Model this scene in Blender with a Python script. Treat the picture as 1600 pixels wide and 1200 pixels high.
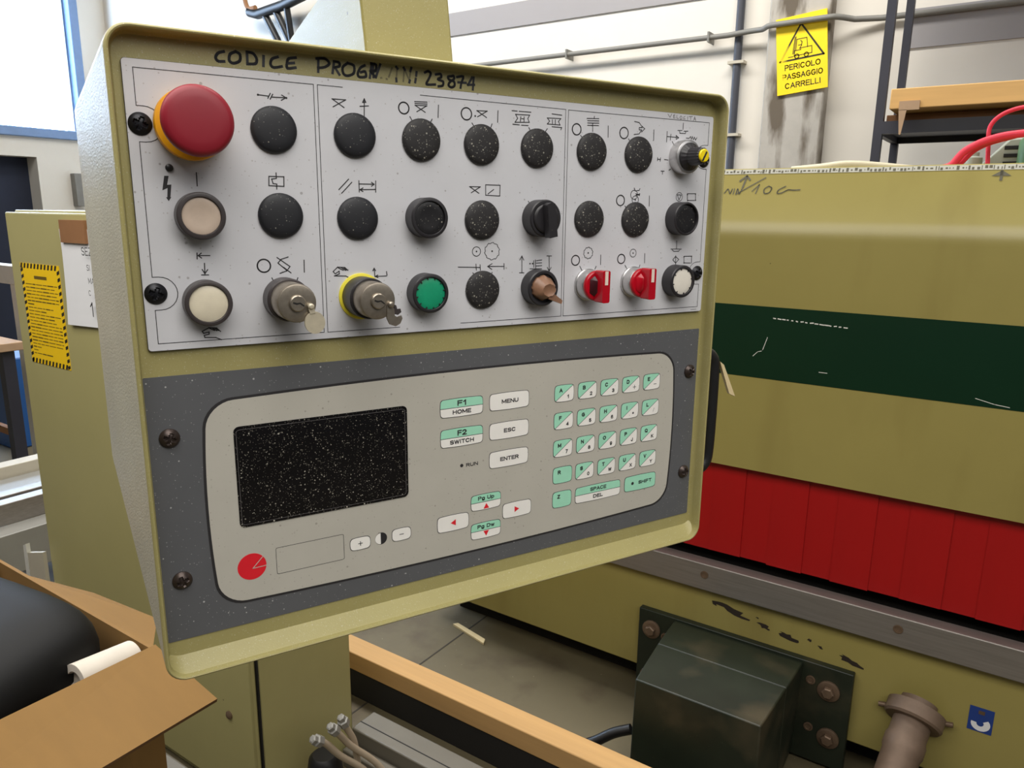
import bpy, bmesh, math, random
from mathutils import Matrix, Vector

random.seed(7)
for o in list(bpy.data.objects):
    bpy.data.objects.remove(o, do_unlink=True)
SC = bpy.context.scene
COL = SC.collection

# ------------------------------------------------------------------ camera
CAM_H = 1.55
cam_data = bpy.data.cameras.new('camera')
cam = bpy.data.objects.new('camera', cam_data)
COL.objects.link(cam)
cam_data.sensor_fit = 'HORIZONTAL'
cam_data.sensor_width = 36.0
cam_data.lens = 36.0 * 1178.0 / 1600.0
cam_data.clip_start = 0.02
cam_data.clip_end = 60.0
RIGHT = Vector((0.8278092, 0.5608844, 0.0118585))
UP = Vector((-0.1339585, 0.1770945, 0.9750347))
FWD = Vector((-0.5447817, 0.8087312, -0.2217357))
cam.matrix_world = Matrix(((RIGHT.x, UP.x, -FWD.x, 0.0),
                           (RIGHT.y, UP.y, -FWD.y, 0.0),
                           (RIGHT.z, UP.z, -FWD.z, CAM_H),
                           (0, 0, 0, 1)))
SC.camera = cam

# ------------------------------------------------------------------ colour management
vs = SC.view_settings
vs.view_transform = 'Standard'
vs.look = 'None'
vs.exposure = 0.0
vs.gamma = 1.0
vs.use_curve_mapping = False

# ------------------------------------------------------------------ world: even grey daylight bounced around the hall
world = bpy.data.worlds.new('hall_daylight')
SC.world = world
world.use_nodes = True
bg = world.node_tree.nodes['Background']
bg.inputs['Color'].default_value = (0.86, 0.92, 1.0, 1)
bg.inputs['Strength'].default_value = 0.06

def area(name, loc, target, sx, sy, power, color):
    d = bpy.data.lights.new(name, 'AREA')
    d.shape = 'RECTANGLE'; d.size = sx; d.size_y = sy
    d.energy = power; d.color = color
    o = bpy.data.objects.new(name, d)
    COL.objects.link(o)
    o.location = loc
    o.rotation_euler = (Vector(target) - Vector(loc)).to_track_quat('-Z', 'Y').to_euler()
    return o

# high side windows of the hall (behind the photographer, to the right)
area('side_window_light', (5.0, 0.6, 3.7), (-0.3, 0.6, 1.3), 3.2, 1.5, 30, (0.98, 0.97, 0.95))
# unseen overhead light hung low for falloff, and fill added for the back wall
area('overhead_light', (-0.45, -0.10, 2.70), (-0.45, 0.8, 1.0), 5.0, 1.2, 86, (1.0, 0.965, 0.91))
area('wall_fill_light', (-2.8, 2.5, 5.4), (-2.8, 4.0, 1.8), 7.5, 0.9, 410, (1.0, 0.975, 0.93))

# ------------------------------------------------------------------ helpers
def lin(c):
    c = c / 255.0
    return c / 12.92 if c <= 0.04045 else ((c + 0.055) / 1.055) ** 2.4

def rgb(r, g, b):
    return (lin(r), lin(g), lin(b), 1.0)

MATS = {}
def mat(name, col, rough=0.55, metal=0.0, var=0.10, vscale=12.0, bump=0.0, bscale=300.0,
        specks=(), stain=None, spec=0.5, emit=0.0, trans=0.0, stretch=None):
    """procedural material: base colour with soft noise variation, optional dust specks and stains"""
    m = bpy.data.materials.new(name)
    m.use_nodes = True
    nt = m.node_tree; N = nt.nodes; Lk = nt.links
    bs = N['Principled BSDF']
    bs.inputs['Roughness'].default_value = rough
    bs.inputs['Metallic'].default_value = metal
    bs.inputs['Specular IOR Level'].default_value = spec
    if trans:
        bs.inputs['Transmission Weight'].default_value = trans
    tc = N.new('ShaderNodeTexCoord')
    src = tc.outputs['Object']
    if stretch:
        mp = N.new('ShaderNodeMapping'); mp.inputs['Scale'].default_value = stretch
        Lk.new(src, mp.inputs['Vector']); src = mp.outputs['Vector']
    nz = N.new('ShaderNodeTexNoise')
    nz.inputs['Scale'].default_value = vscale
    nz.inputs['Detail'].default_value = 6.0
    nz.inputs['Roughness'].default_value = 0.62
    Lk.new(src, nz.inputs['Vector'])
    rp = N.new('ShaderNodeValToRGB')
    rp.color_ramp.elements[0].position = 0.28
    rp.color_ramp.elements[1].position = 0.72
    c = rgb(*col)
    rp.color_ramp.elements[0].color = tuple(max(0, x * (1 - var)) for x in c[:3]) + (1,)
    rp.color_ramp.elements[1].color = tuple(min(1, x * (1 + var)) for x in c[:3]) + (1,)
    Lk.new(nz.outputs['Fac'], rp.inputs['Fac'])
    out = rp.outputs['Color']
    def mixin(fac, colour, a):
        mx = N.new('ShaderNodeMix'); mx.data_type = 'RGBA'
        Lk.new(fac, mx.inputs['Factor']); Lk.new(a, mx.inputs['A'])
        mx.inputs['B'].default_value = rgb(*colour)
        return mx.outputs['Result']
    def math_(op, a, b):
        n = N.new('ShaderNodeMath'); n.operation = op
        for i, v in enumerate((a, b)):
            if hasattr(v, 'is_linked'): Lk.new(v, n.inputs[i])
            else: n.inputs[i].default_value = v
        return n.outputs[0]
    if stain:                                   # (colour, scale, threshold, softness, strength)
        scol, ss, th, soft, stg = stain[:5]
        s2 = N.new('ShaderNodeTexNoise'); s2.inputs['Scale'].default_value = ss; s2.inputs['Detail'].default_value = 5.0
        if len(stain) > 5:
            mp2 = N.new('ShaderNodeMapping'); mp2.inputs['Scale'].default_value = stain[5]
            Lk.new(tc.outputs['Object'], mp2.inputs['Vector']); Lk.new(mp2.outputs['Vector'], s2.inputs['Vector'])
        else:
            Lk.new(tc.outputs['Object'], s2.inputs['Vector'])
        mr = N.new('ShaderNodeMapRange')
        mr.inputs['From Min'].default_value = th; mr.inputs['From Max'].default_value = th + soft
        mr.inputs['To Max'].default_value = stg
        Lk.new(s2.outputs['Fac'], mr.inputs['Value'])
        out = mixin(mr.outputs['Result'], scol, out)
    for (pc, ps, pr, dens, stg) in specks:      # (colour, scale 1/m, radius in cell units, density, strength)
        vo = N.new('ShaderNodeTexVoronoi'); vo.inputs['Scale'].default_value = ps
        Lk.new(tc.outputs['Object'], vo.inputs['Vector'])
        sep = N.new('ShaderNodeSeparateColor'); Lk.new(vo.outputs['Color'], sep.inputs['Color'])
        rad = math_('MULTIPLY', sep.outputs['Green'], pr)
        a = math_('LESS_THAN', vo.outputs['Distance'], rad)
        b = math_('LESS_THAN', sep.outputs['Red'], dens)
        f = math_('MULTIPLY', math_('MULTIPLY', a, b), stg)
        out = mixin(f, pc, out)
    Lk.new(out, bs.inputs['Base Color'])
    if emit:
        bs.inputs['Emission Color'].default_value = c
        bs.inputs['Emission Strength'].default_value = emit
    if bump:
        nb = N.new('ShaderNodeTexNoise'); nb.inputs['Scale'].default_value = bscale; nb.inputs['Detail'].default_value = 3.0
        Lk.new(src, nb.inputs['Vector'])
        bp = N.new('ShaderNodeBump'); bp.inputs['Strength'].default_value = bump; bp.inputs['Distance'].default_value = 0.002
        Lk.new(nb.outputs['Fac'], bp.inputs['Height']); Lk.new(bp.outputs['Normal'], bs.inputs['Normal'])
    MATS[name] = m
    return m

DUST = (206, 200, 184)
mat('olive_paint', (164, 155, 102), 0.42, var=0.07, vscale=7, bump=0.10, bscale=900,
    specks=[((70, 62, 40), 60, 0.10, 0.25, 0.6), ((215, 212, 200), 420, 0.18, 0.2, 0.5), ((210, 208, 198), 1000, 0.36, 0.4, 0.32)])
mat('olive_sheen_dust', (176, 171, 152), 0.36, var=0.10, vscale=18, bump=0.25, bscale=700,
    specks=[((226, 224, 216), 700, 0.34, 0.5, 0.45), ((110, 104, 78), 900, 0.34, 0.3, 0.4)])
mat('olive_recess', (170, 163, 112), 0.5, var=0.07, vscale=9, bump=0.08, bscale=900,
    specks=[((220, 216, 200), 330, 0.14, 0.10, 0.5)])
mat('machine_paint', (152, 140, 80), 0.27, var=0.06, vscale=2.2, bump=0.06, bscale=260,
    stain=((120, 104, 55), 3.2, 0.52, 0.25, 0.5, (1.6, 1, 0.35)),
    specks=[((82, 72, 45), 26, 0.05, 0.16, 0.7)])
mat('cabinet_paint', (168, 160, 108), 0.45, var=0.05, vscale=3,
    specks=[((70, 60, 40), 30, 0.07, 0.16, 0.8)])
mat('legend_white', (206, 206, 210), 0.42, var=0.035, vscale=25,
    specks=[((112, 104, 100), 190, 0.18, 0.2, 0.5), ((140, 130, 124), 460, 0.28, 0.25, 0.4)])
mat('plate_edge', (45, 46, 50), 0.5)
mat('slate_grey', (92, 93, 96), 0.5, var=0.05, vscale=20,
    specks=[((210, 210, 208), 260, 0.17, 0.3, 0.65), ((190, 190, 190), 700, 0.28, 0.3, 0.4)])
mat('overlay_grey', (190, 186, 175), 0.5, var=0.03, vscale=30,
    specks=[((120, 112, 100), 230, 0.2, 0.2, 0.5), ((140, 132, 120), 560, 0.3, 0.25, 0.4)])
mat('ink', (40, 38, 40), 0.6, var=0.02)
mat('marker_ink', (32, 32, 40), 0.5, var=0.1)
mat('marker_faded', (116, 110, 78), 0.6, var=0.25, vscale=400)
mat('pencil', (88, 84, 66), 0.7, var=0.2, vscale=200)
mat('pen', (96, 92, 92), 0.7, var=0.1)
mat('key_white', (247, 244, 238), 0.45, var=0.03, vscale=60,
    specks=[((130, 124, 116), 330, 0.16, 0.10, 0.5)])
mat('key_mint', (166, 228, 198), 0.45, var=0.04, vscale=60,
    specks=[((100, 150, 125), 330, 0.16, 0.09, 0.5)])
mat('logo_red', (226, 34, 48), 0.4, var=0.04, vscale=60)
mat('screen_black', (17, 16, 18), 0.16, var=0.2, vscale=30,
    specks=[(DUST, 560, 0.32, 0.5, 0.42), ((190, 184, 168), 1200, 0.4, 0.45, 0.30), ((225, 220, 205), 300, 0.18, 0.2, 0.6)])
mat('plug_black', (27, 28, 33), 0.55, var=0.15, vscale=80,
    specks=[(DUST, 400, 0.2, 0.3, 0.45), ((190, 186, 178), 900, 0.28, 0.22, 0.28)])
mat('plug_dusty', (34, 32, 33), 0.6, var=0.2, vscale=80,
    specks=[(DUST, 420, 0.30, 0.55, 0.5), ((190, 186, 175), 900, 0.38, 0.45, 0.32)])
mat('bezel_black', (40, 38, 41), 0.4, var=0.12, vscale=60, specks=[(DUST, 600, 0.15, 0.10, 0.35)])
mat('bezel_brown', (62, 56, 56), 0.4, var=0.1, vscale=60, specks=[(DUST, 600, 0.15, 0.10, 0.3)])
mat('screw_black', (34, 34, 38), 0.35, metal=0.5, var=0.2, vscale=200)
mat('screw_brown', (70, 60, 56), 0.35, metal=0.6, var=0.3, vscale=250, specks=[(DUST, 900, 0.2, 0.1, 0.4)])
mat('stop_red', (140, 25, 41), 0.42, var=0.04, vscale=60, specks=[((214, 150, 140), 220, 0.12, 0.10, 0.6)])
mat('stop_yellow', (236, 166, 8), 0.45, var=0.05, vscale=60)
mat('lens_cream', (204, 184, 166), 0.38, var=0.07, vscale=120)
mat('lens_ivory', (224, 214, 190), 0.3, var=0.06, vscale=120)
mat('lens_white', (232, 226, 214), 0.35, var=0.04, vscale=120, specks=[((150, 140, 128), 500, 0.15, 0.10, 0.5)])
mat('lens_green', (18, 150, 108), 0.4, var=0.10, vscale=160, specks=[((90, 190, 150), 500, 0.2, 0.15, 0.5)])
mat('lens_black', (30, 29, 31), 0.38, var=0.2, vscale=160, specks=[(DUST, 440, 0.30, 0.45, 0.5), ((190, 184, 170), 1000, 0.34, 0.35, 0.3)])
mat('key_metal', (166, 156, 142), 0.36, metal=0.85, var=0.12, vscale=300)
mat('key_bow', (206, 196, 172), 0.4, metal=0.35, var=0.08, vscale=200)
mat('steel_bright', (196, 194, 194), 0.3, metal=0.85, var=0.08, vscale=200)
mat('switch_red', (178, 14, 32), 0.22, var=0.06, vscale=100)
mat('switch_red_shade', (60, 14, 22), 0.35, var=0.1, vscale=100)
mat('mark_white', (232, 214, 200), 0.4, var=0.03)
mat('yellow_cap', (242, 214, 20), 0.35, var=0.03)
mat('yellow_ring', (232, 218, 60), 0.5, var=0.05)
mat('tape_brown', (148, 110, 86), 0.35, var=0.18, vscale=200, trans=0.15)
mat('rubber', (24, 24, 26), 0.5, var=0.2, vscale=60)
mat('green_stripe', (6, 42, 23), 0.3, var=0.08, vscale=3, specks=[((120, 130, 100), 340, 0.14, 0.05, 0.5)])
mat('curtain_red', (162, 7, 10), 0.42, var=0.12, vscale=4, stretch=(1, 1, 0.25))
mat('aluminium', (140, 134, 128), 0.42, metal=0.55, var=0.14, vscale=10, stretch=(0.6, 4, 14))
mat('ruler_white', (184, 182, 170), 0.5, var=0.05)
mat('dark_void', (20, 17, 15), 0.8, var=0.2)
mat('green_cast', (30, 37, 26), 0.45, var=0.22, vscale=9, stain=((84, 74, 54), 5.0, 0.50, 0.2, 0.6),
    specks=[((160, 165, 140), 120, 0.06, 0.12, 0.6)])
mat('rusty_steel', (112, 92, 74), 0.5, metal=0.4, var=0.25, vscale=30)
mat('pipe_brown', (118, 98, 82), 0.55, metal=0.25, var=0.15, vscale=25)
mat('chip_dark', (40, 30, 20), 0.8, var=0.2)
mat('sticker_blue', (28, 58, 128), 0.45, var=0.05)
mat('paper', (226, 226, 228), 0.7, var=0.02)
mat('wall_plaster', (222, 216, 205), 0.85, var=0.035, vscale=1.6, bump=0.15, bscale=30,
    specks=[((150, 144, 138), 7, 0.03, 0.16, 0.5)])
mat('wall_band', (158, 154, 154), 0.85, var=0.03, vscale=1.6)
mat('concrete', (176, 170, 160), 0.9, var=0.10, vscale=5, bump=0.3, bscale=40,
    stain=((88, 76, 60), 4.0, 0.46, 0.16, 0.9, (2.4, 1, 0.6)))
mat('floor_concrete', (98, 89, 66), 0.6, var=0.12, vscale=2.5, bump=0.08, bscale=60,
    stain=((66, 50, 36), 2.6, 0.53, 0.12, 0.8), specks=[((196, 186, 160), 70, 0.10, 0.12, 0.7)])
mat('conduit_grey', (126, 124, 118), 0.5, var=0.06)
mat('conduit_dark', (66, 68, 76), 0.5, var=0.06)
mat('sign_yellow', (250, 216, 10), 0.5, var=0.02)
mat('rack_steel', (44, 44, 54), 0.5, var=0.08)
mat('board_tan', (206, 162, 100), 0.75, var=0.08, vscale=6, stretch=(0.3, 4, 4))
mat('board_brown', (140, 98, 62), 0.8, var=0.12, vscale=6)
mat('cardboard', (124, 92, 44), 0.85, var=0.06, vscale=10, stretch=(1, 4, 1))
mat('cardboard_edge', (104, 74, 44), 0.9, var=0.15, vscale=60)
mat('cover_black', (9, 9, 10), 0.6, var=0.2, vscale=8, spec=0.25)
mat('timber', (188, 148, 94), 0.75, var=0.10, vscale=5, stretch=(0.3, 6, 6), specks=[((110, 76, 44), 22, 0.06, 0.12, 0.8)])
mat('wood_pale', (226, 206, 160), 0.75, var=0.06, vscale=30)
mat('steel_grey', (142, 140, 134), 0.5, metal=0.2, var=0.08, vscale=6)
mat('rail_grey', (106, 101, 90), 0.5, metal=0.2, var=0.08, vscale=6)
mat('joint_grey', (58, 53, 44), 0.9)
mat('hose_beige', (176, 160, 138), 0.5, var=0.06)
mat('cable_black', (18, 18, 19), 0.45, var=0.1)
mat('cable_red', (214, 34, 62), 0.45, var=0.06)
mat('hose_cream', (206, 196, 168), 0.5, var=0.05)
mat('unit_grey', (150, 154, 140), 0.5, var=0.06)
mat('unit_green', (60, 98, 56), 0.5, var=0.08)
mat('hazard_yellow', (244, 200, 6), 0.5, var=0.02)
mat('label_print', (104, 84, 18), 0.5, var=0.05)
mat('paper_dusty', (196, 188, 176), 0.8, var=0.06, vscale=30)
mat('hazard_black', (30, 27, 22), 0.5, var=0.05)
mat('window_frame_blue', (120, 146, 186), 0.6, var=0.06)
mat('pane_daylight', (196, 222, 255), 0.5, var=0.0, emit=20.0)
mat('pane_edge', (214, 228, 224), 0.5, var=0.0, emit=0.85)
mat('door_dark', (34, 40, 58), 0.8, var=0.15, vscale=3)
mat('bench_board', (170, 140, 110), 0.75, var=0.1)
mat('beige_paint', (190, 182, 164), 0.5, var=0.05)
mat('white_paint', (214, 212, 204), 0.5, var=0.05)
mat('bin_blue', (30, 84, 150), 0.5, var=0.05)

class MB:
    """collects shapes and links them as ONE mesh object"""
    def __init__(self, scale=1.0):
        self.v = []; self.f = []; self.m = []; self.s = scale
    def add(self, verts, faces, mi=0):
        b = len(self.v)
        self.v += [tuple(p) for p in verts]
        for f in faces:
            self.f.append(tuple(i + b for i in f)); self.m.append(mi)
        return self
    def box(self, x0, x1, y0, y1, z0, z1, mi=0):
        p = [(x0, y0, z0), (x1, y0, z0), (x1, y1, z0), (x0, y1, z0), (x0, y0, z1), (x1, y0, z1), (x1, y1, z1), (x0, y1, z1)]
        return self.add(p, [(0, 3, 2, 1), (4, 5, 6, 7), (0, 1, 5, 4), (1, 2, 6, 5), (2, 3, 7, 6), (3, 0, 4, 7)], mi)
    def hexa(self, p, mi=0):                    # 8 points ordered like box
        return self.add(p, [(0, 3, 2, 1), (4, 5, 6, 7), (0, 1, 5, 4), (1, 2, 6, 5), (2, 3, 7, 6), (3, 0, 4, 7)], mi)
    def loops(self, loops, mi=0, cap0=False, cap1=False, closed=True):
        n = len(loops[0]); b = []
        vs_ = []; fs = []
        for l in loops: vs_ += list(l)
        for k in range(len(loops) - 1):
            for i in range(n if closed else n - 1):
                j = (i + 1) % n
                fs.append((k * n + i, k * n + j, (k + 1) * n + j, (k + 1) * n + i))
        if cap0: fs.append(tuple(reversed(range(n))))
        if cap1: fs.append(tuple(range((len(loops) - 1) * n, len(loops) * n)))
        return self.add(vs_, fs, mi)
    def prism(self, poly, z0, z1, mi=0, mtop=None):     # polygon in x,y (counter clockwise), extruded along z
        n = len(poly)
        self.add([(x, y, z0) for x, y in poly] + [(x, y, z1) for x, y in poly],
                 [tuple(reversed(range(n)))] + [(i, (i + 1) % n, n + (i + 1) % n, n + i) for i in range(n)], mi)
        return self.add([(x, y, z1) for x, y in poly], [tuple(range(n))], mi if mtop is None else mtop)
    def lathe(self, prof, c=(0, 0, 0), seg=32, mi=0, M=None, ell=1.0):
        L_ = []
        for r, z in prof:
            ring = []
            for i in range(seg):
                a = 2 * math.pi * i / seg
                p = Vector((r * math.cos(a), r * math.sin(a) * ell, z))
                if M is not None: p = M @ p
                ring.append((p.x + c[0], p.y + c[1], p.z + c[2]))
            L_.append(ring)
        return self.loops(L_, mi, cap0=True, cap1=True)
    def tube(self, path, r, seg=10, mi=0, cap=True):
        pts = [Vector(p) for p in path]; L_ = []
        t0 = (pts[1] - pts[0]).normalized()
        ref = Vector((0, 0, 1)) if abs(t0.z) < 0.9 else Vector((1, 0, 0))
        nrm = t0.cross(ref).normalized()
        for i, p in enumerate(pts):
            a = pts[max(i - 1, 0)]; b = pts[min(i + 1, len(pts) - 1)]
            t = (b - a).normalized()
            nrm = (nrm - t * nrm.dot(t)).normalized()
            bi = t.cross(nrm)
            rr = r[i] if isinstance(r, (list, tuple)) else r
            L_.append([tuple(p + nrm * (rr * math.cos(2 * math.pi * k / seg)) + bi * (rr * math.sin(2 * math.pi * k / seg))) for k in range(seg)])
        return self.loops(L_, mi, cap0=cap, cap1=cap)
    def strokes(self, lines, w, z, mi=0, plane='xy', off=0.0, fy=1.0):
        for l in lines:
            for a, b in zip(l[:-1], l[1:]):
                ax, ay = a[0], a[1] * fy; bx_, by_ = b[0], b[1] * fy
                d = math.hypot(bx_ - ax, by_ - ay) or 1e-6
                tx, ty = (bx_ - ax) / d * w / 2, (by_ - ay) / d * w / 2
                q = [(ax - tx + ty, ay - ty - tx), (bx_ + tx + ty, by_ + ty - tx), (bx_ + tx - ty, by_ + ty + tx), (ax - tx - ty, ay - ty + tx)]
                if plane == 'xy': p = [(x, y, z) for x, y in q]
                else: p = [(x, z, y) for x, y in q]             # on a wall facing -y
                self.add(p, [(0, 1, 2, 3)], mi)
        return self
    def build(self, name, mats, parent=None, smooth=None, bevel=0.0, bseg=2, label=None):
        me = bpy.data.meshes.new(name)
        s = self.s
        me.from_pydata([(x * s, y * s, z * s) for x, y, z in self.v], [], self.f)
        if isinstance(mats, str): mats = [mats]
        for m in mats: me.materials.append(MATS[m])
        me.polygons.foreach_set('material_index', self.m)
        me.update()
        if smooth is not None:
            me.shade_smooth()
            me.set_sharp_from_angle(angle=math.radians(smooth))
        o = bpy.data.objects.new(name, me)
        COL.objects.link(o)
        if parent: o.parent = parent
        if bevel:
            b = o.modifiers.new('bevel', 'BEVEL'); b.width = bevel; b.segments = bseg; b.limit_method = 'ANGLE'
            b.angle_limit = math.radians(40)
            me.shade_smooth(); me.set_sharp_from_angle(angle=math.radians(50))
        if label: o['label'] = label
        return o

def tag(o, label, cat=None, group=None, kind=None):
    o['label'] = label
    if cat: o['category'] = cat
    if group: o['group'] = group
    if kind: o['kind'] = kind
    return o

def empty(name, loc=(0, 0, 0), rot=(0, 0, 0)):
    o = bpy.data.objects.new(name, None)
    o.empty_display_size = 0.05
    COL.objects.link(o); o.location = loc; o.rotation_euler = rot
    return o

def clone(o, parent, loc):
    """copy of a part and its sub-parts, sharing mesh data"""
    c = o.copy(); COL.objects.link(c); c.parent = parent; c.location = loc
    for ch in list(o.children):
        d = ch.copy(); COL.objects.link(d); d.parent = c
    return c

def _ar(cx, cy, rx, ry, a0, a1, n=8):
    return [(cx + rx * math.cos(math.radians(a0 + (a1 - a0) * k / n)), cy + ry * math.sin(math.radians(a0 + (a1 - a0) * k / n))) for k in range(n + 1)]
GLYPH = {   # plain sans lettering as pen strokes: (advance width, polylines) on a cap height of 1
 'A': (.72, [[(0, 0), (.36, 1), (.72, 0)], [(.13, .33), (.59, .33)]]),
 'B': (.62, [[(0, 0), (0, 1), (.36, 1)] + _ar(.36, .76, .22, .24, 90, -90) + [(0, .52)], [(.38, .52)] + _ar(.38, .26, .24, .26, 90, -90) + [(0, 0)]]),
 'C': (.70, [_ar(.36, .5, .36, .5, 40, 320, 14)]),
 'D': (.68, [[(0, 0), (0, 1), (.30, 1)] + _ar(.30, .5, .38, .5, 90, -90, 12) + [(0, 0)]]),
 'E': (.56, [[(.56, 1), (0, 1), (0, 0), (.58, 0)], [(0, .52), (.50, .52)]]),
 'F': (.54, [[(.55, 1), (0, 1), (0, 0)], [(0, .52), (.48, .52)]]),
 'G': (.74, [_ar(.37, .5, .37, .5, 45, 330, 14) + [(.72, .46), (.40, .46)]]),
 'H': (.66, [[(0, 0), (0, 1)], [(.66, 0), (.66, 1)], [(0, .52), (.66, .52)]]),
 'I': (.06, [[(.03, 0), (.03, 1)]]),
 'J': (.46, [[(.46, 1), (.46, .28)] + _ar(.23, .26, .23, .26, 0, -180)]),
 'K': (.66, [[(0, 0), (0, 1)], [(.62, 1), (0, .36)], [(.22, .58), (.66, 0)]]),
 'L': (.52, [[(0, 1), (0, 0), (.52, 0)]]),
 'M': (.80, [[(0, 0), (0, 1), (.40, .18), (.80, 1), (.80, 0)]]),
 'N': (.66, [[(0, 0), (0, 1), (.66, 0), (.66, 1)]]),
 'O': (.76, [_ar(.38, .5, .38, .5, 0, 360, 20)]),
 'P': (.60, [[(0, 0), (0, 1), (.36, 1)] + _ar(.36, .74, .24, .26, 90, -90) + [(0, .48)]]),
 'Q': (.76, [_ar(.38, .5, .38, .5, 0, 360, 20), [(.46, .22), (.74, -.06)]]),
 'R': (.64, [[(0, 0), (0, 1), (.38, 1)] + _ar(.38, .75, .23, .25, 90, -90) + [(0, .50)], [(.36, .50), (.64, 0)]]),
 'S': (.62, [_ar(.31, .75, .29, .25, 20, 180, 8) + _ar(.31, .75, .29, .25, 180, 270, 5)[1:] + _ar(.31, .25, .31, .25, 90, -160, 12)[0:]]),
 'T': (.62, [[(0, 1), (.62, 1)], [(.31, 1), (.31, 0)]]),
 'U': (.66, [[(0, 1), (0, .32)] + _ar(.33, .32, .33, .32, 180, 360, 10) + [(.66, 1)]]),
 'V': (.68, [[(0, 1), (.34, 0), (.68, 1)]]),
 'W': (.94, [[(0, 1), (.23, 0), (.47, .95), (.71, 0), (.94, 1)]]),
 'X': (.66, [[(0, 0), (.66, 1)], [(0, 1), (.66, 0)]]),
 'Y': (.66, [[(0, 1), (.33, .45), (.66, 1)], [(.33, .45), (.33, 0)]]),
 'Z': (.62, [[(.02, 1), (.60, 1), (0, 0), (.62, 0)]]),
 '0': (.54, [_ar(.27, .5, .27, .5, 0, 360, 18)]),
 '1': (.30, [[(0, .74), (.24, 1), (.24, 0)]]),
 '2': (.54, [_ar(.27, .72, .26, .28, 170, -40, 10) + [(0, 0), (.55, 0)]]),
 '3': (.54, [_ar(.26, .76, .24, .24, 160, -90, 9) + _ar(.26, .26, .28, .26, 90, -165, 10)]),
 '4': (.58, [[(.44, 0), (.44, 1), (0, .28), (.58, .28)]]),
 '5': (.54, [[(.50, 1), (.08, 1), (.03, .50)] + _ar(.26, .32, .28, .32, 125, -150, 12)]),
 '6': (.54, [[(.48, .88)] + _ar(.27, .60, .27, .40, 60, 180, 7) + _ar(.27, .30, .27, .30, 180, 540, 16)]),
 '7': (.52, [[(0, 1), (.52, 1), (.18, 0)]]),
 '8': (.54, [_ar(.27, .76, .23, .24, 0, 360, 14), _ar(.27, .26, .27, .26, 0, 360, 14)]),
 '9': (.54, [[(.06, .12)] + _ar(.27, .40, .27, .40, 240, 360, 7) + _ar(.27, .70, .27, .30, 0, 360, 16)]),
 'g': (.50, [_ar(.25, .34, .25, .34, 0, 360, 14), [(.50, .68), (.50, -.05)] + _ar(.25, -.05, .25, .20, 0, -160, 7)]),
 'p': (.50, [_ar(.25, .34, .25, .34, 0, 360, 14), [(0, .68), (0, -.26)]]),
 'w': (.66, [[(0, .68), (.17, 0), (.33, .64), (.49, 0), (.66, .68)]]),
 ' ': (.22, []),
}
def put_text(mb, s, cx, cy, z, w=None, h=None, mi=0, weight=0.23, plane='xy', gap=0.26):
    """lettering centred on (cx, cy): cap height h, total width w"""
    adv = sum(GLYPH[c][0] for c in s) + gap * (len(s) - 1)
    sy = h
    sx = h if w is None else w / adv
    x = cx - adv * sx / 2
    for c in s:
        a, pl = GLYPH[c]
        lines = [[(x + px_ * sx, cy - h / 2 + h * weight * 0.4 + py_ * h * (1 - weight * 0.8)) for px_, py_ in l] for l in pl]
        mb.strokes(lines, weight * h, z, mi, plane=plane)
        x += (a + gap) * sx

def rrect(x0, x1, y0, y1, r, n=5):
    pts = []
    for cx, cy, a0 in ((x1 - r, y1 - r, 0), (x0 + r, y1 - r, 90), (x0 + r, y0 + r, 180), (x1 - r, y0 + r, 270)):
        for k in range(n + 1):
            a = math.radians(a0 + 90 * k / n)
            pts.append((cx + r * math.cos(a), cy + r * math.sin(a)))
    return pts

def pillow(x0, x1, y0, y1, r, b, n=4, e=6):
    """rounded rectangle whose sides bulge outwards by b"""
    base = rrect(x0, x1, y0, y1, r, n); pts = []
    for i in range(len(base)):
        a, c = base[i], base[(i + 1) % len(base)]
        k = e if math.hypot(a[0] - c[0], a[1] - c[1]) > r else 1
        for j in range(k): pts.append((a[0] + (c[0] - a[0]) * j / k, a[1] + (c[1] - a[1]) * j / k))
    cx, cy, hw, hh = (x0 + x1) / 2, (y0 + y1) / 2, (x1 - x0) / 2, (y1 - y0) / 2
    out = []
    for x, y in pts:
        tx, ty = (x - cx) / hw, (y - cy) / hh
        out.append((x + b * tx * (1 - ty * ty), y + b * ty * (1 - tx * tx)))
    return out

def clip(poly, a, b, c):
    """part of a polygon where a*x + b*y + c >= 0"""
    out = []
    for i in range(len(poly)):
        p, q = poly[i], poly[(i + 1) % len(poly)]
        dp, dq = a * p[0] + b * p[1] + c, a * q[0] + b * q[1] + c
        if dp >= 0: out.append(p)
        if (dp >= 0) != (dq >= 0):
            t = dp / (dp - dq); out.append((p[0] + (q[0] - p[0]) * t, p[1] + (q[1] - p[1]) * t))
    return out

def arc_pts(pts, n=5):
    """smooth a coarse path with Catmull-Rom"""
    P_ = [Vector(p) for p in pts]; out = []
    for i in range(len(P_) - 1):
        p0 = P_[max(i - 1, 0)]; p1 = P_[i]; p2 = P_[i + 1]; p3 = P_[min(i + 2, len(P_) - 1)]
        for k in range(n):
            t = k / n
            out.append(0.5 * ((2 * p1) + (p2 - p0) * t + (2 * p0 - 5 * p1 + 4 * p2 - p3) * t * t + (3 * p1 - p0 - 3 * p2 + p3) * t ** 3))
    out.append(P_[-1]); return out

# ================================================================== THE SETTING
def struct(o, label=None):
    o['kind'] = 'structure'
    if label: o['label'] = label
    return o

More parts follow.
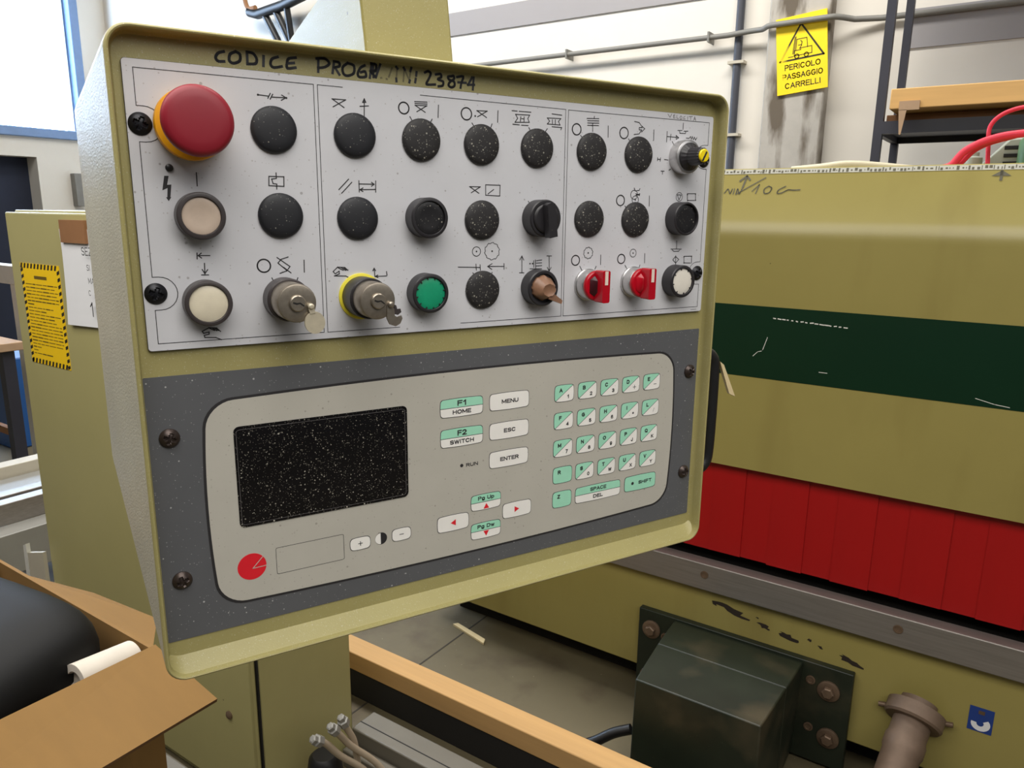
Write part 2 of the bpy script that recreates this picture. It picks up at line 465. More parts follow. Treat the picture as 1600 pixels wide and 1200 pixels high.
fl = struct(MB().box(-9.6, 4.5, -3.0, 5.4, -0.12, 0.0).build('floor', 'floor_concrete'), 'grey stained concrete workshop floor')
MB().box(-1.580, -1.574, -3.0, 5.2, 0.0, 0.0008).build('floor_joint', 'joint_grey', fl)
struct(MB().box(-9.6, 4.5, 5.2, 5.4, 0.0, 6.0).build('wall_back', 'wall_plaster'), 'white plastered back wall of the hall')
w = MB()
w.box(-9.6, -9.3, -3.0, 2.6, 0.0, 2.39)
w.box(-9.6, -9.3, 2.6, 4.27, 2.09, 2.39)
w.box(-9.6, -9.3, 4.27, 5.2, 0.0, 2.39)
w.box(-9.6, -9.3, -3.0, 1.6, 2.39, 4.6)
w.box(-9.6, -9.3, 4.80, 5.2, 2.39, 4.6)
w.box(-9.6, -9.3, -3.0, 5.2, 4.6, 6.0)
struct(w.build('wall_left', 'wall_plaster'), 'grey plastered side wall with a tall translucent window')
struct(MB().box(-9.6, -9.53, 2.6, 4.27, 0.0, 2.09).build('door_1', 'door_dark'), 'dark doorway below the bright window')
# window of upright translucent sheets
win = struct(MB().box(-9.42, -9.24, 1.6, 4.86, 2.30, 2.40).box(-9.42, -9.26, 4.78, 4.88, 2.40, 4.6).build('window_1', 'window_frame_blue', bevel=0.01), 'bright window of upright translucent daylight sheets')
y = 1.62
while y < 4.7:
    y1 = min(y + 0.206, 4.79)
    MB().box(-9.40, -9.385, y, y1 - 0.03, 2.40, 4.6).build('pane', 'pane_daylight', win)
    MB().box(-9.40, -9.38, y1 - 0.03, y1, 2.40, 4.6).build('sheet_overlap', 'pane_edge', win)
    y = y1
# grey band and concrete pilaster on the back wall
struct(MB().box(-9.3, -1.53, 5.188, 5.2, 2.945, 3.117).build('trim_1', 'wall_band'), 'grey band running along the white back wall')
struct(MB().box(-1.535, -1.165, 5.09, 5.2, 0.0, 6.0).build('trim_2', 'concrete', bevel=0.012), 'stained concrete pilaster behind the yellow sign')

struct(MB().box(-0.77, 4.4, 5.188, 5.2, 2.508, 2.72).build('shelf_shade', 'wall_band'), 'grey slab as shelf shadow on the back wall behind the rack')  # thin grey slab added in place of a rack shelf's cast shadow

# conduits on the back wall
pth = [(-9.2, 5.118, 2.684), (-1.80, 5.118, 2.682), (-1.66, 5.115, 2.690), (-1.575, 5.105, 2.690), (-1.55, 5.075, 2.690), (-1.53, 5.052, 2.692),
       (-1.50, 5.045, 2.694), (-1.18, 5.045, 2.700), (-1.14, 5.055, 2.702), (-1.10, 5.09, 2.700), (-1.04, 5.13, 2.690), (-0.9, 5.16, 2.686), (3.5, 5.16, 2.686)]
cd = MB().tube(pth, 0.017, 10).build('conduit', 'conduit_grey', smooth=50)
tag(cd, 'grey conduit running along the back wall and across the yellow sign', 'conduit')
for x in (-1.93, -3.0, -4.1):
    MB().box(x, x + 0.012, 5.095, 5.199, 2.652, 2.716).build('pipe_clip', 'conduit_grey', cd)
vd = MB().tube([(-1.742, 5.165, 0.0), (-1.742, 5.165, 6.0)], 0.026, 12).build('conduit', 'conduit_dark', smooth=50)
tag(vd, 'dark upright pipe on the white wall left of the pilaster', 'conduit')
for z in (2.06, 2.51, 1.4):
    MB().box(-1.795, -1.69, 5.13, 5.199, z, z + 0.018).build('pipe_clip', 'beige_paint', vd)

# ================================================================== CONTROL PANEL
# local axes in mm: x to the right along the face, y up (v counts downwards from the white plate's top edge), z out of the face
CP = empty('control_panel', (-0.4471, 0.2570, 1.6346), (math.radians(90), 0, math.radians(64.76)))
tag(CP, 'olive machine control panel with white button plate and grey keypad', 'control panel')
def PM(): return MB(0.001)
def at3(u, v, w=0.0): return (u / 1000.0, -v / 1000.0, w / 1000.0)

# housing: pressed sheet box with a raised rim, side walls flaring to the rear
def rr(u0, u1, v0, v1, r, w): return [(x, y, w) for x, y in rrect(u0, u1, -v1, -v0, r, 7)]
h = PM()
OU = (-8.5, 477.6, -17.5, 398.8)
h.loops([rr(-23, 492, 13, 275, 10, -100), rr(-22.6, 491.6, 12, 279, 10, -97),
         rr(-8.9, 478, -17.2, 397.6, 14, 7.0), rr(-8.5, 477.6, -17.5, 398.8, 14, 8.6), rr(-8.0, 477.1, -17.0, 398.3, 13.6, 9.6),
         rr(-7.2, 476.3, -16.2, 397.5, 13.0, 10.0), rr(-6.4, 475.5, -15.4, 396.7, 12.3, 9.6), rr(-6.0, 475.1, -15.0, 396.3, 12.0, 8.4),
         rr(-5.9, 475.0, -14.9, 396.0, 11.5, 1.0), rr(-5.5, 474.7, -14.5, 395.5, 11.0, -1.6), rr(-4.4, 473.6, -13.4, 394.2, 10, -3.0)], 0, cap0=True, cap1=True)
# window sheen painted as paler grey on the side wall, with dust specks
for fi, f_ in enumerate(h.f):
    if len(f_) == 4:
        A, B, C3 = (Vector(h.v[f_[k]]) for k in (0, 1, 2)); nn = (B - A).cross(C3 - A).normalized()
        if abs(nn.x) > 0.9 and A.x < 0 and min(h.v[k][2] for k in f_) < 0 and max(h.v[k][0] for k in f_) < -8.6: h.m[fi] = 1
h.build('housing', ['olive_paint', 'olive_sheen_dust'], CP, smooth=40)

# white button plate with printed legends
bp = PM().prism(rrect(0, 469, -172.2, 0, 2.0, 4), -2.9, -0.3, 1).prism(rrect(0.2, 468.8, -172.0, -0.2, 2.0, 4), -0.3, 0.0, 0)
plate = bp.build('button_plate', ['legend_white', 'plate_edge'], CP)
def fv(lines): return [[(x, -y) for x, y in l] for l in lines]
def semi(cx, cy, r, a0, a1, n=12): return [(cx + r * math.cos(math.radians(a0 + (a1 - a0) * k / n)), cy + r * math.sin(math.radians(a0 + (a1 - a0) * k / n))) for k in range(n + 1)]
SYM = [[(76.0,14.3),(82.4,14.6)],
 [(83.7,12.9),(82.1,15.9)],
 [(85.2,13.3),(83.5,16.3)],
 [(84.5,15.0),(93.9,14.7)],
 [(90.9,13.3),(93.5,14.7),(90.5,16.4)],
 [(36.2,63.0),(36.1,70.8)],
 [(79.9,63.7),(89.5,63.6),(89.2,69.7),(79.6,69.5),(79.9,63.7)],
 [(84.6,61.4),(84.6,64.8),(81.6,65.3),(82.3,68.1),(84.7,68.4),(84.5,71.5)],
 [(32.9,111.8),(32.7,115.4)],
 [(40.3,113.5),(33.5,113.4)],
 [(35.3,111.9),(33.5,113.4),(35.3,114.9)],
 [(36.8,118.3),(36.6,124.7)],
 [(35.2,122.1),(36.6,124.7),(38.4,122.3)],
 [(34.6,125.5),(38.7,125.6)],
 [(89.4,115.3),(84.8,116.7),(82.6,119.1),(88.2,124.2)],
 [(82.2,115.5),(90.4,121.6),(88.1,124.4),(83.6,125.9)],
 [(86.3,122.1),(90.8,125.8)],
 [(100.0,117.6),(99.8,125.6)],
 [(78.1,128.8),(78.9,130.6)],
 [(95.2,129.3),(94.4,131.4)],
 [(43.4,162.2),(41.1,159.8),(36.6,159.3),(32.3,161.4),(33.0,162.8),(36.4,162.1),(36.3,163.5),(33.3,164.1),(33.6,165.5),(40.2,166.0),(43.5,167.6)],
 [(36.5,159.5),(39.7,161.3)],
 [(38.4,159.6),(41.2,161.6)],
 [(39.9,159.7),(42.2,161.5)],
 [(123.7,12.9),(132.9,12.8),(124.2,17.8)],
 [(123.7,12.9),(131.6,17.7)],
 [(145.5,22.1),(145.9,11.3)],
 [(144.7,13.4),(145.9,11.1),(146.9,13.2),(144.7,13.4)],
 [(142.8,16.1),(148.7,15.4)],
 [(182.7,9.9),(192.0,9.5)],
 [(182.9,11.1),(192.0,10.8)],
 [(182.9,12.3),(191.9,12.0),(184.2,16.5)],
 [(182.9,12.3),(190.5,16.4)],
 [(200.9,10.9),(200.5,19.2)],
 [(178.9,20.2),(181.0,23.5)],
 [(195.8,20.7),(194.5,22.9)],
 [(231.8,12.3),(240.4,12.0),(232.4,16.5)],
 [(231.8,12.3),(239.8,16.5)],
 [(249.5,11.1),(249.3,19.2)],
 [(227.8,21.2),(229.8,23.9)],
 [(244.5,20.7),(243.6,23.0)],
 [(261.6,10.1),(266.1,10.1)],
 [(267.9,10.1),(278.3,10.0)],
 [(264.7,12.5),(277.2,12.2),(275.6,14.8),(277.0,17.4),(264.3,18.2),(266.6,15.2),(264.7,12.5)],
 [(269.4,13.9),(269.0,17.1)],
 [(272.3,13.9),(272.3,17.1)],
 [(270.1,15.2),(272.3,15.3)],
 [(262.5,19.7),(268.1,19.8)],
 [(270.2,19.9),(275.9,19.8)],
 [(297.6,9.8),(306.6,10.1)],
 [(293.3,13.1),(305.9,12.7),(303.7,15.0),(305.3,17.5),(293.4,17.5),(295.5,15.3),(293.3,13.1)],
 [(298.0,14.2),(298.1,16.8)],
 [(300.7,14.0),(300.8,16.9)],
 [(297.9,19.2),(306.9,19.3),(306.2,21.0)],
 [(276.7,21.3),(278.2,23.5)],
 [(293.5,21.0),(292.0,22.9)],
 [(133.0,63.8),(126.0,70.8)],
 [(135.2,65.8),(127.8,73.2)],
 [(140.3,64.6),(140.3,72.0)],
 [(152.4,64.4),(152.2,71.8)],
 [(140.2,66.7),(151.2,66.6)],
 [(149.4,65.4),(151.2,66.6),(149.3,68.0)],
 [(151.9,70.1),(141.1,70.5)],
 [(143.0,69.3),(140.9,70.5),(142.9,71.7)],
 [(225.8,66.2),(234.8,66.1),(227.1,70.6)],
 [(225.8,66.2),(233.6,70.8)],
 [(239.3,64.5),(251.8,64.5),(251.6,72.4),(239.4,72.1),(239.3,64.5)],
 [(241.4,71.1),(246.2,67.8)],
 [(277.3,75.9),(278.2,77.3)],
 [(216.2,125.2),(234.7,125.9)],
 [(231.2,123.4),(231.5,127.8)],
 [(234.7,123.9),(235.0,128.1)],
 [(256.0,125.6),(241.7,125.3)],
 [(245.2,123.3),(241.4,125.3),(245.0,127.6)],
 [(255.9,123.5),(256.0,127.8)],
 [(228.5,129.8),(230.3,132.3)],
 [(245.3,129.9),(244.3,132.1)],
 [(272.3,131.1),(272.1,118.1)],
 [(270.2,121.0),(272.1,117.9),(273.9,121.1)],
 [(270.2,131.0),(274.1,131.1)],
 [(284.7,121.3),(285.3,128.3),(279.9,128.1)],
 [(283.2,121.9),(283.4,126.9)],
 [(285.8,121.9),(290.8,121.4)],
 [(285.8,123.8),(290.8,123.7)],
 [(285.8,126.1),(290.9,125.9)],
 [(285.9,128.3),(290.9,128.4)],
 [(297.9,118.4),(298.2,130.5)],
 [(296.3,127.5),(298.2,130.5),(300.0,127.6)],
 [(295.7,118.3),(300.1,118.4)],
 [(130.3,125.2),(128.1,123.2),(123.0,122.8),(119.7,125.8),(121.1,127.4),(124.0,125.6),(124.0,127.5),(120.5,128.8),(122.8,128.9),(128.5,129.1),(130.7,130.2)],
 [(123.0,123.1),(126.9,125.1)],
 [(125.3,123.1),(128.6,125.2)],
 [(127.0,123.2),(129.5,125.0)],
 [(149.5,124.4),(149.9,130.1),(158.6,130.0)],
 [(148.5,126.0),(149.5,124.3),(150.5,126.0)],
 [(152.0,129.2),(150.1,130.1),(152.1,130.9)],
 [(158.7,126.9),(159.0,129.4)],
 [(331.1,10.8),(342.7,10.2)],
 [(331.7,12.5),(342.8,11.9)],
 [(331.8,14.2),(342.9,13.6)],
 [(331.9,16.0),(342.6,15.5)],
 [(338.2,8.8),(338.0,10.4)],
 [(336.8,14.0),(337.0,20.2)],
 [(352.4,15.2),(352.7,23.8)],
 [(325.3,24.1),(327.9,26.5)],
 [(379.7,9.9),(384.5,10.4),(386.7,12.5)],
 [(384.8,14.4),(387.8,14.2),(387.4,12.9),(390.8,14.9),(387.7,17.6),(387.6,16.0),(384.9,16.2),(384.8,14.4)],
 [(386.7,16.9),(385.1,19.3),(379.7,20.2)],
 [(400.9,15.2),(401.0,23.7)],
 [(374.0,23.9),(376.3,26.6)],
 [(433.5,7.6),(433.4,12.7)],
 [(427.6,14.0),(432.5,13.7)],
 [(434.7,14.2),(439.3,13.9)],
 [(429.6,14.1),(430.1,16.1),(436.6,16.0),(436.7,14.3)],
 [(415.6,15.6),(415.6,24.1)],
 [(420.0,17.6),(419.6,22.3)],
 [(415.7,19.7),(428.7,19.7)],
 [(426.0,18.2),(429.1,19.9),(426.3,21.4),(426.0,18.2)],
 [(437.8,19.7),(441.1,19.7),(442.9,18.1),(443.8,20.4),(444.9,18.0),(446.2,20.6),(447.3,18.4),(448.8,20.6),(450.2,18.7)],
 [(406.6,37.4),(406.5,39.9)],
 [(409.7,37.5),(409.5,40.2)],
 [(406.7,38.7),(409.8,38.8)],
 [(414.2,38.6),(418.3,38.9)],
 [(411.1,48.3),(414.7,48.2)],
 [(412.8,48.3),(412.8,50.8)],
 [(420.0,47.2),(421.8,46.4)],
 [(422.0,23.5),(423.7,25.7)],
 [(399.5,69.3),(399.8,77.7)],
 [(373.3,78.1),(376.1,80.9)],
 [(431.3,67.7),(435.9,67.8),(433.6,72.0),(431.3,67.7)],
 [(443.1,66.5),(452.9,66.3)],
 [(453.0,67.2),(453.4,72.1)],
 [(452.1,72.1),(443.6,72.3)],
 [(443.5,71.3),(443.2,67.9)],
 [(382.4,63.2),(383.7,65.5),(388.0,64.9),(388.7,63.5)],
 [(384.5,67.8),(388.6,69.1)],
 [(384.6,69.2),(388.8,67.7)],
 [(385.1,68.5),(388.6,68.4)],
 [(433.8,107.6),(434.1,114.0)],
 [(427.5,114.6),(440.0,114.8)],
 [(429.1,115.5),(431.2,116.7),(436.6,116.7),(438.2,115.6)],
 [(349.8,118.5),(349.9,126.4)],
 [(328.5,127.3),(331.6,132.0)],
 [(345.3,127.9),(344.2,130.0)],
 [(397.6,118.2),(397.8,126.1)],
 [(376.2,127.7),(378.9,131.4)],
 [(392.8,127.9),(392.1,129.8)],
 [(430.5,124.2),(433.6,121.2),(437.6,124.0),(434.1,127.1),(430.5,124.2)],
 [(433.7,120.5),(434.2,128.4)],
 [(443.7,121.3),(453.0,121.3)],
 [(453.1,122.3),(453.1,127.6)],
 [(451.7,127.5),(444.2,127.2)],
 [(444.1,126.4),(443.8,122.6)]]
CIRC = [((73.4,120.7),4.2),((174.4,14.8),3.8),((223.2,15.1),4.2),((231.6,113.8),3.5),((321.3,19.7),4.2),((369.0,19.6),4.4),((368.3,73.6),4.2),((433.7,69.4),3.7),((382.7,68.7),3.7),((384.2,72.9),3.4),((324.0,122.4),4.0),((371.8,122.2),3.9),((384.5,117.5),3.4)]
GEAR = [((245.2, 113.8), 6.4), ((336.7, 116.6), 4.6)]
DOTS = [(76.1,14.3),(93.7,14.8),(230.4,16.1),(231.6,113.8),(245.2,113.8),(279.8,124.1),(282.2,124.1),(384.2,72.9),(336.7,116.6),(384.5,117.5),(386.3,68.4),(443.2,67.3),(452.9,66.5),(453.4,71.9),(444.0,72.3),(443.7,121.9),(453.0,121.5),(444.2,127.2)]
BOLT = [(17.8,65.4),(20.3,65.4),(19.0,70.7),(21.4,70.4),(20.3,77.9),(20.8,77.9),(19.1,80.3),(17.8,78.0),(18.5,78.0),(19.1,72.5),(16.1,74.0)]
CODE_INK = [[(57.7,-10.5),(54.5,-9.1),(52.9,-6.2),(54.1,-3.9),(57.6,-4.0)],[(64.8,-11.3),(61.5,-9.2),(60.8,-5.0),(63.2,-3.5),(66.9,-5.6),(67.2,-9.8),(64.8,-11.3)],[(71.6,-11.7),(71.5,-4.0)],[(71.6,-12.0),(75.2,-11.4),(77.2,-8.1),(76.3,-4.8),(71.5,-4.0)],[(81.6,-10.3),(81.2,-3.9)],[(90.3,-10.9),(86.8,-9.1),(85.7,-5.5),(87.6,-3.5),(92.6,-4.7)],[(101.7,-11.8),(97.4,-10.6),(96.1,-7.6),(96.3,-4.0),(101.3,-4.9)],[(96.5,-7.3),(100.4,-8.0)],[(116.5,-13.0),(116.1,-3.8)],[(115.4,-12.9),(120.9,-13.4),(123.6,-10.4),(120.7,-7.6),(116.2,-6.4)],[(126.9,-11.5),(125.7,-4.0)],[(126.9,-12.2),(130.1,-11.8),(130.4,-9.3),(126.7,-7.8)],[(127.5,-7.9),(130.2,-3.3)],[(136.2,-12.1),(132.8,-8.8),(133.1,-4.3),(135.9,-3.1),(140.1,-5.4),(140.3,-10.7),(136.2,-12.1)],[(147.9,-11.8),(144.9,-9.6),(143.0,-5.3),(144.2,-3.1),(148.5,-3.9),(148.1,-7.3),(145.2,-6.6)],[(153.0,-13.8),(151.4,-3.4)],[(152.6,-13.8),(156.0,-13.0),(155.4,-8.8),(152.0,-8.0),(155.7,-4.2)],[(159.0,-13.7),(155.7,-4.2)],[(153.9,-13.5),(154.0,-4.1)],[(192.1,-11.7),(194.5,-12.8),(196.5,-11.3),(195.1,-7.4),(193.3,-3.7),(194.3,-2.7),(199.8,-3.3)],[(200.5,-11.1),(204.0,-11.7),(204.6,-9.5),(202.2,-7.5),(206.0,-6.1),(205.6,-3.1),(202.5,-2.2)],[(213.0,-11.1),(210.2,-10.3),(210.9,-8.3),(214.7,-6.9),(215.0,-3.9),(212.6,-2.5),(210.5,-3.8),(211.5,-6.3),(214.7,-9.2),(214.4,-11.3),(213.0,-11.1)],[(217.2,-10.9),(222.1,-11.7),(220.7,-6.8),(220.0,-2.9)],[(218.2,-6.9),(224.3,-7.1)],[(229.3,-11.8),(226.1,-5.8),(231.1,-6.3)],[(230.7,-11.9),(230.0,-2.5)],[(185.7,-11.1),(185.4,-8.7)],[(185.0,-5.9),(184.6,-3.5)],[(181.8,-13.9),(181.1,-11.5)],[(180.5,-4.3),(180.2,-3.0)],[(176.2,-13.3),(176.9,-12.0)],[(170.5,-4.5),(170.6,-2.8)],[(170.7,-13.3),(171.5,-12.3)]]
CODE_FADED = [[(171.3,-12.0),(170.5,-4.5)],[(167.5,-12.2),(165.1,-5.4)],[(176.5,-11.9),(175.7,-3.3)],[(181.1,-11.5),(180.3,-4.3)],[(176.9,-12.0),(180.3,-4.3)],[(185.4,-8.7),(185.0,-5.9)],[(159.3,-4.0),(159.8,-4.1)],[(163.3,-3.7),(163.7,-3.6)]]
SPEED_INK = [[(415.4,1.5),(417.9,3.9),(419.7,1.2)],[(423.2,1.3),(421.7,1.9),(421.9,4.2),(423.8,3.9)],[(421.8,2.8),(423.3,2.5)],[(425.6,1.7),(425.6,4.2),(427.8,4.2)],[(430.0,1.9),(429.1,3.1),(429.8,4.7),(431.4,4.4),(431.2,2.4),(430.0,1.9)],[(434.8,2.1),(433.3,2.8),(433.4,4.2),(435.4,4.1)],[(438.0,1.9),(438.0,4.5)],[(439.6,1.8),(443.6,1.5)],[(441.6,1.8),(441.6,4.3)],[(445.1,4.7),(446.2,1.5),(447.6,4.7)],[(445.4,3.4),(447.2,3.4)]]

lg = PM()
FR = []
FR.append([(111.6, 5), (6, 5), (6, 26)] + semi(9.6, 36.2, 10.2, -90, 90) + [(6, 46.4), (6, 126)] + semi(9.6, 136.2, 10.2, -90, 90) + [(6, 146.5), (6, 167.5), (111.6, 167.5), (111.6, 5)])
FR += [[(131, 5), (114.2, 5), (114.2, 167.6), (168, 167.6)], [(187, 5.3), (310.4, 5.6), (310.8, 167.8), (218, 167.8)]]
FR.append([(313, 5.8), (464, 5.3), (464, 24.4)] + semi(460.4, 34.6, 10.2, 270, 90) + [(464, 44.8), (464, 126.6)] + semi(460.4, 136.8, 10.2, 270, 90) + [(464, 147), (464, 167.8), (313, 167.8), (313, 5.8)])
lg.strokes(fv(FR), 0.45, 0.1)
lg.strokes(fv(SYM), 0.68, 0.1)
for (c, r) in CIRC:
    lg.strokes(fv([semi(c[0], c[1], r, 0, 360, 28)]), 0.9 if r > 3.75 else 0.55, 0.1)
for (c, r) in GEAR:
    g = []
    for k in range(40):
        a = 2 * math.pi * k / 40; q = r * (0.93 + 0.12 * ((k % 4) / 3.0)); g.append((c[0] + q * math.cos(a), c[1] + q * math.sin(a)))
    lg.strokes(fv([g + [g[0]]]), 0.5, 0.1)
for (x, y) in DOTS:
    lg.prism([(x + 0.7 * math.cos(a * 0.785), -y + 0.7 * math.sin(a * 0.785)) for a in range(8)], 0.02, 0.1)
lg.prism([(x, -y) for x, y in reversed(BOLT)], 0.02, 0.1)
lg.strokes(fv([[(456 + 0.9 * k, 170.3), (456.5 + 0.9 * k, 170.0 + 0.3 * (k % 2))] for k in range(8)]), 0.35, 0.1)
lg.build('printed_legend', 'ink', plate)
PM().strokes(fv(SPEED_INK), 0.5, 0.1).build('handwriting', 'pen', plate)
def soft(lines): return [[(q.x, q.y) for q in arc_pts([(x, y, 0) for x, y in l], 4)] if len(l) > 3 else l for l in lines]
def fit(lines): return [[(x, -2.4 + (y + 2.4) * 0.87) for x, y in l] for l in lines]
cw = PM(); cw.strokes(fv(fit(soft(CODE_INK))), 1.7, -2.9); cw.strokes(fv(fit(CODE_FADED)), 1.2, -2.92, 1)
cw.build('handwriting', ['marker_ink', 'marker_faded'], CP, label='black marker pen writing under the top rim')

# cross-head screws
def screw_mesh(r, hgt):
    m = PM(); seg, rings = 40, 9; vs_ = [(0, 0, hgt - 1.5)]
    for k in range(1, rings + 1):
        t = k / rings; rad = r * math.sin(t * math.pi / 2) if k < rings else r
        for i in range(seg):
            a = 2 * math.pi * i / seg; x, y = rad * math.cos(a), rad * math.sin(a)
            z = hgt * (1 - (rad / r) ** 2.6) * 0.85 + 0.15 * hgt
            ang = 0.35; xr = x * math.cos(ang) - y * math.sin(ang); yr = x * math.sin(ang) + y * math.cos(ang)
            if (abs(xr) < r * 0.17 or abs(yr) < r * 0.17) and rad < r * 0.62: z -= 1.5
            vs_.append((x, y, z))
    fs = [(0, 1 + i, 1 + (i + 1) % seg) for i in range(seg)]
    for k in range(rings - 1):
        for i in range(seg):
            j = (i + 1) % seg; fs.append((1 + k * seg + i, 1 + (k + 1) * seg + i, 1 + (k + 1) * seg + j, 1 + k * seg + j))
    b = 1 + (rings - 1) * seg
    vs_ += [(r * math.cos(2 * math.pi * i / seg), r * math.sin(2 * math.pi * i / seg), -0.3) for i in range(seg)]
    n0 = 1 + rings * seg
    fs += [(b + i, n0 + i, n0 + (i + 1) % seg, b + (i + 1) % seg) for i in range(seg)]
    return m.add(vs_, fs)
s0 = screw_mesh(6.6, 3.4).build('screw', 'screw_black', CP, smooth=35); s0.location = at3(7.2, 36.2)
for u, v in ((460.0, 37.0), (7.2, 136.2), (460.7, 136.8)): clone(s0, CP, at3(u, v))
s1 = screw_mesh(6.4, 4.0).build('screw', 'screw_brown', CP, smooth=35); s1.location = at3(7.6, 230.1, -2.2)
for k, (u, v) in enumerate(((7.4, 330.6), (461.8, 229.5), (462.2, 329.7))):
    c = clone(s1, CP, at3(u, v, -2.2)); c.rotation_euler.z = 0.7 * (k + 1)
PM().lathe([(2.3, 0), (2.2, 1.0), (1.4, 1.7), (0.3, 1.9)], (21, -60.6, 0), 16).build('indicator_light', 'bezel_black', CP, smooth=40)

# blanking plugs over unused holes
PLUG = [(14.3, 0.0), (14.6, 0.5), (14.5, 1.6), (13.8, 2.6), (12.2, 3.3), (9.0, 3.9), (5.0, 4.2), (0.4, 4.3)]
C_ = [35.2, 85.5, 138.3, 187.0, 236.0, 284.8, 336.0, 384.4, 433.2]
R_ = [35.6, 89.2, 142.8]
p0 = PM().lathe(PLUG, seg=40).build('blanking_plug', 'plug_black', CP, smooth=40); p0.location = at3(84.6, 34.9)
for u, v in ((86, 88.5), (138.3, 35.2), (138.4, 89.8)): clone(p0, CP, at3(u, v))
p1 = PM().lathe(PLUG, seg=40).build('blanking_plug', 'plug_dusty', CP, smooth=40); p1.location = at3(187, 35.4)
for u, v in ((235.4, 36), (284, 36), (336.2, 36), (384.8, 36), (236, 90.4), (335.8, 89), (384.4, 89.2), (236.6, 143)):
    c = clone(p1, CP, at3(u, v)); c.rotation_euler.z = u * 0.37

# emergency stop
es = PM().lathe([(19.0, 0), (20.6, 0.6), (20.9, 3), (20.9, 6.5), (20.4, 8.0), (15, 8.4), (12, 8.6), (12, 20), (0.5, 20)], seg=56).build('emergency_stop', 'stop_yellow', CP, smooth=35, label='yellow collar under the red mushroom push button')
es.location = at3(34.8, 35.4)
PM().lathe([(11, 8.7), (12, 19), (15.5, 22), (18.6, 24), (19.8, 26.5), (20.0, 29.5), (19.6, 31.6), (18.4, 33.2), (16.4, 34.0), (12, 34.4), (6, 34.6), (0.5, 34.7)], seg=56).build('mushroom_head', 'stop_red', es, smooth=40)

# illuminated and plain push buttons
def push_button(u, v, bez, lens, label, hgt=12.0, ro=14.3, ri=12.0, dome=0.6, ticks=0, sink=1.6):
    b = PM().lathe([(ro, 0), (ro, hgt - 0.9), (ro - 0.5, hgt - 0.2), (ro - 1.1, hgt), (ri + 0.25, hgt), (ri, hgt - 0.3), (ri, hgt - 3.2), (0.5, hgt - 3.2)], seg=48)
    for k in range(ticks):
        a = 2 * math.pi * k / ticks + 0.2
        M = Matrix.Rotation(a, 4, 'Z')
        pts = [(ri - 1.5, -0.35), (ri + 0.2, -0.35), (ri + 0.2, 0.35), (ri - 1.5, 0.35)]
        b.prism([tuple((M @ Vector((x, y, 0)))[:2]) for x, y in pts], hgt - 3, hgt - 0.5)
    o = b.build('push_button', bez, CP, smooth=35, label=label)
    o.location = at3(u, v)
    PM().lathe([(ri - 0.15, hgt - 3.1), (ri - 0.15, hgt - sink), (ri - 0.9, hgt - sink + 0.3), (ri * 0.6, hgt - sink + 0.3 + dome * 0.6), (ri * 0.3, hgt - sink + 0.3 + dome * 0.9), (0.3, hgt - sink + 0.3 + dome)], seg=40).build('button_face', lens, o, smooth=40)
    return o
push_button(35.6, 88.9, 'bezel_brown', 'lens_cream', 'pale beige push button in dark bezel', ri=11.4, dome=-0.7)
push_button(36.0, 142.6, 'bezel_brown', 'lens_ivory', 'glossy ivory push button in dark bezel', ri=11.7, dome=1.0)
push_button(188.2, 142.8, 'bezel_black', 'lens_green', 'green push button in black bezel', ri=11.7, ticks=12)
push_button(433.0, 142.6, 'bezel_black', 'lens_white', 'white push button in black bezel', ri=11.6, ticks=8, hgt=12.5)
push_button(188.2, 89.1, 'bezel_black', 'lens_black', 'black push button in black bezel', ri=11.7, dome=-0.4)
push_button(433.0, 88.1, 'bezel_black', 'lens_black', 'recessed black push button in black bezel', ri=12.4, dome=0.0, sink=2.4, hgt=12.5)

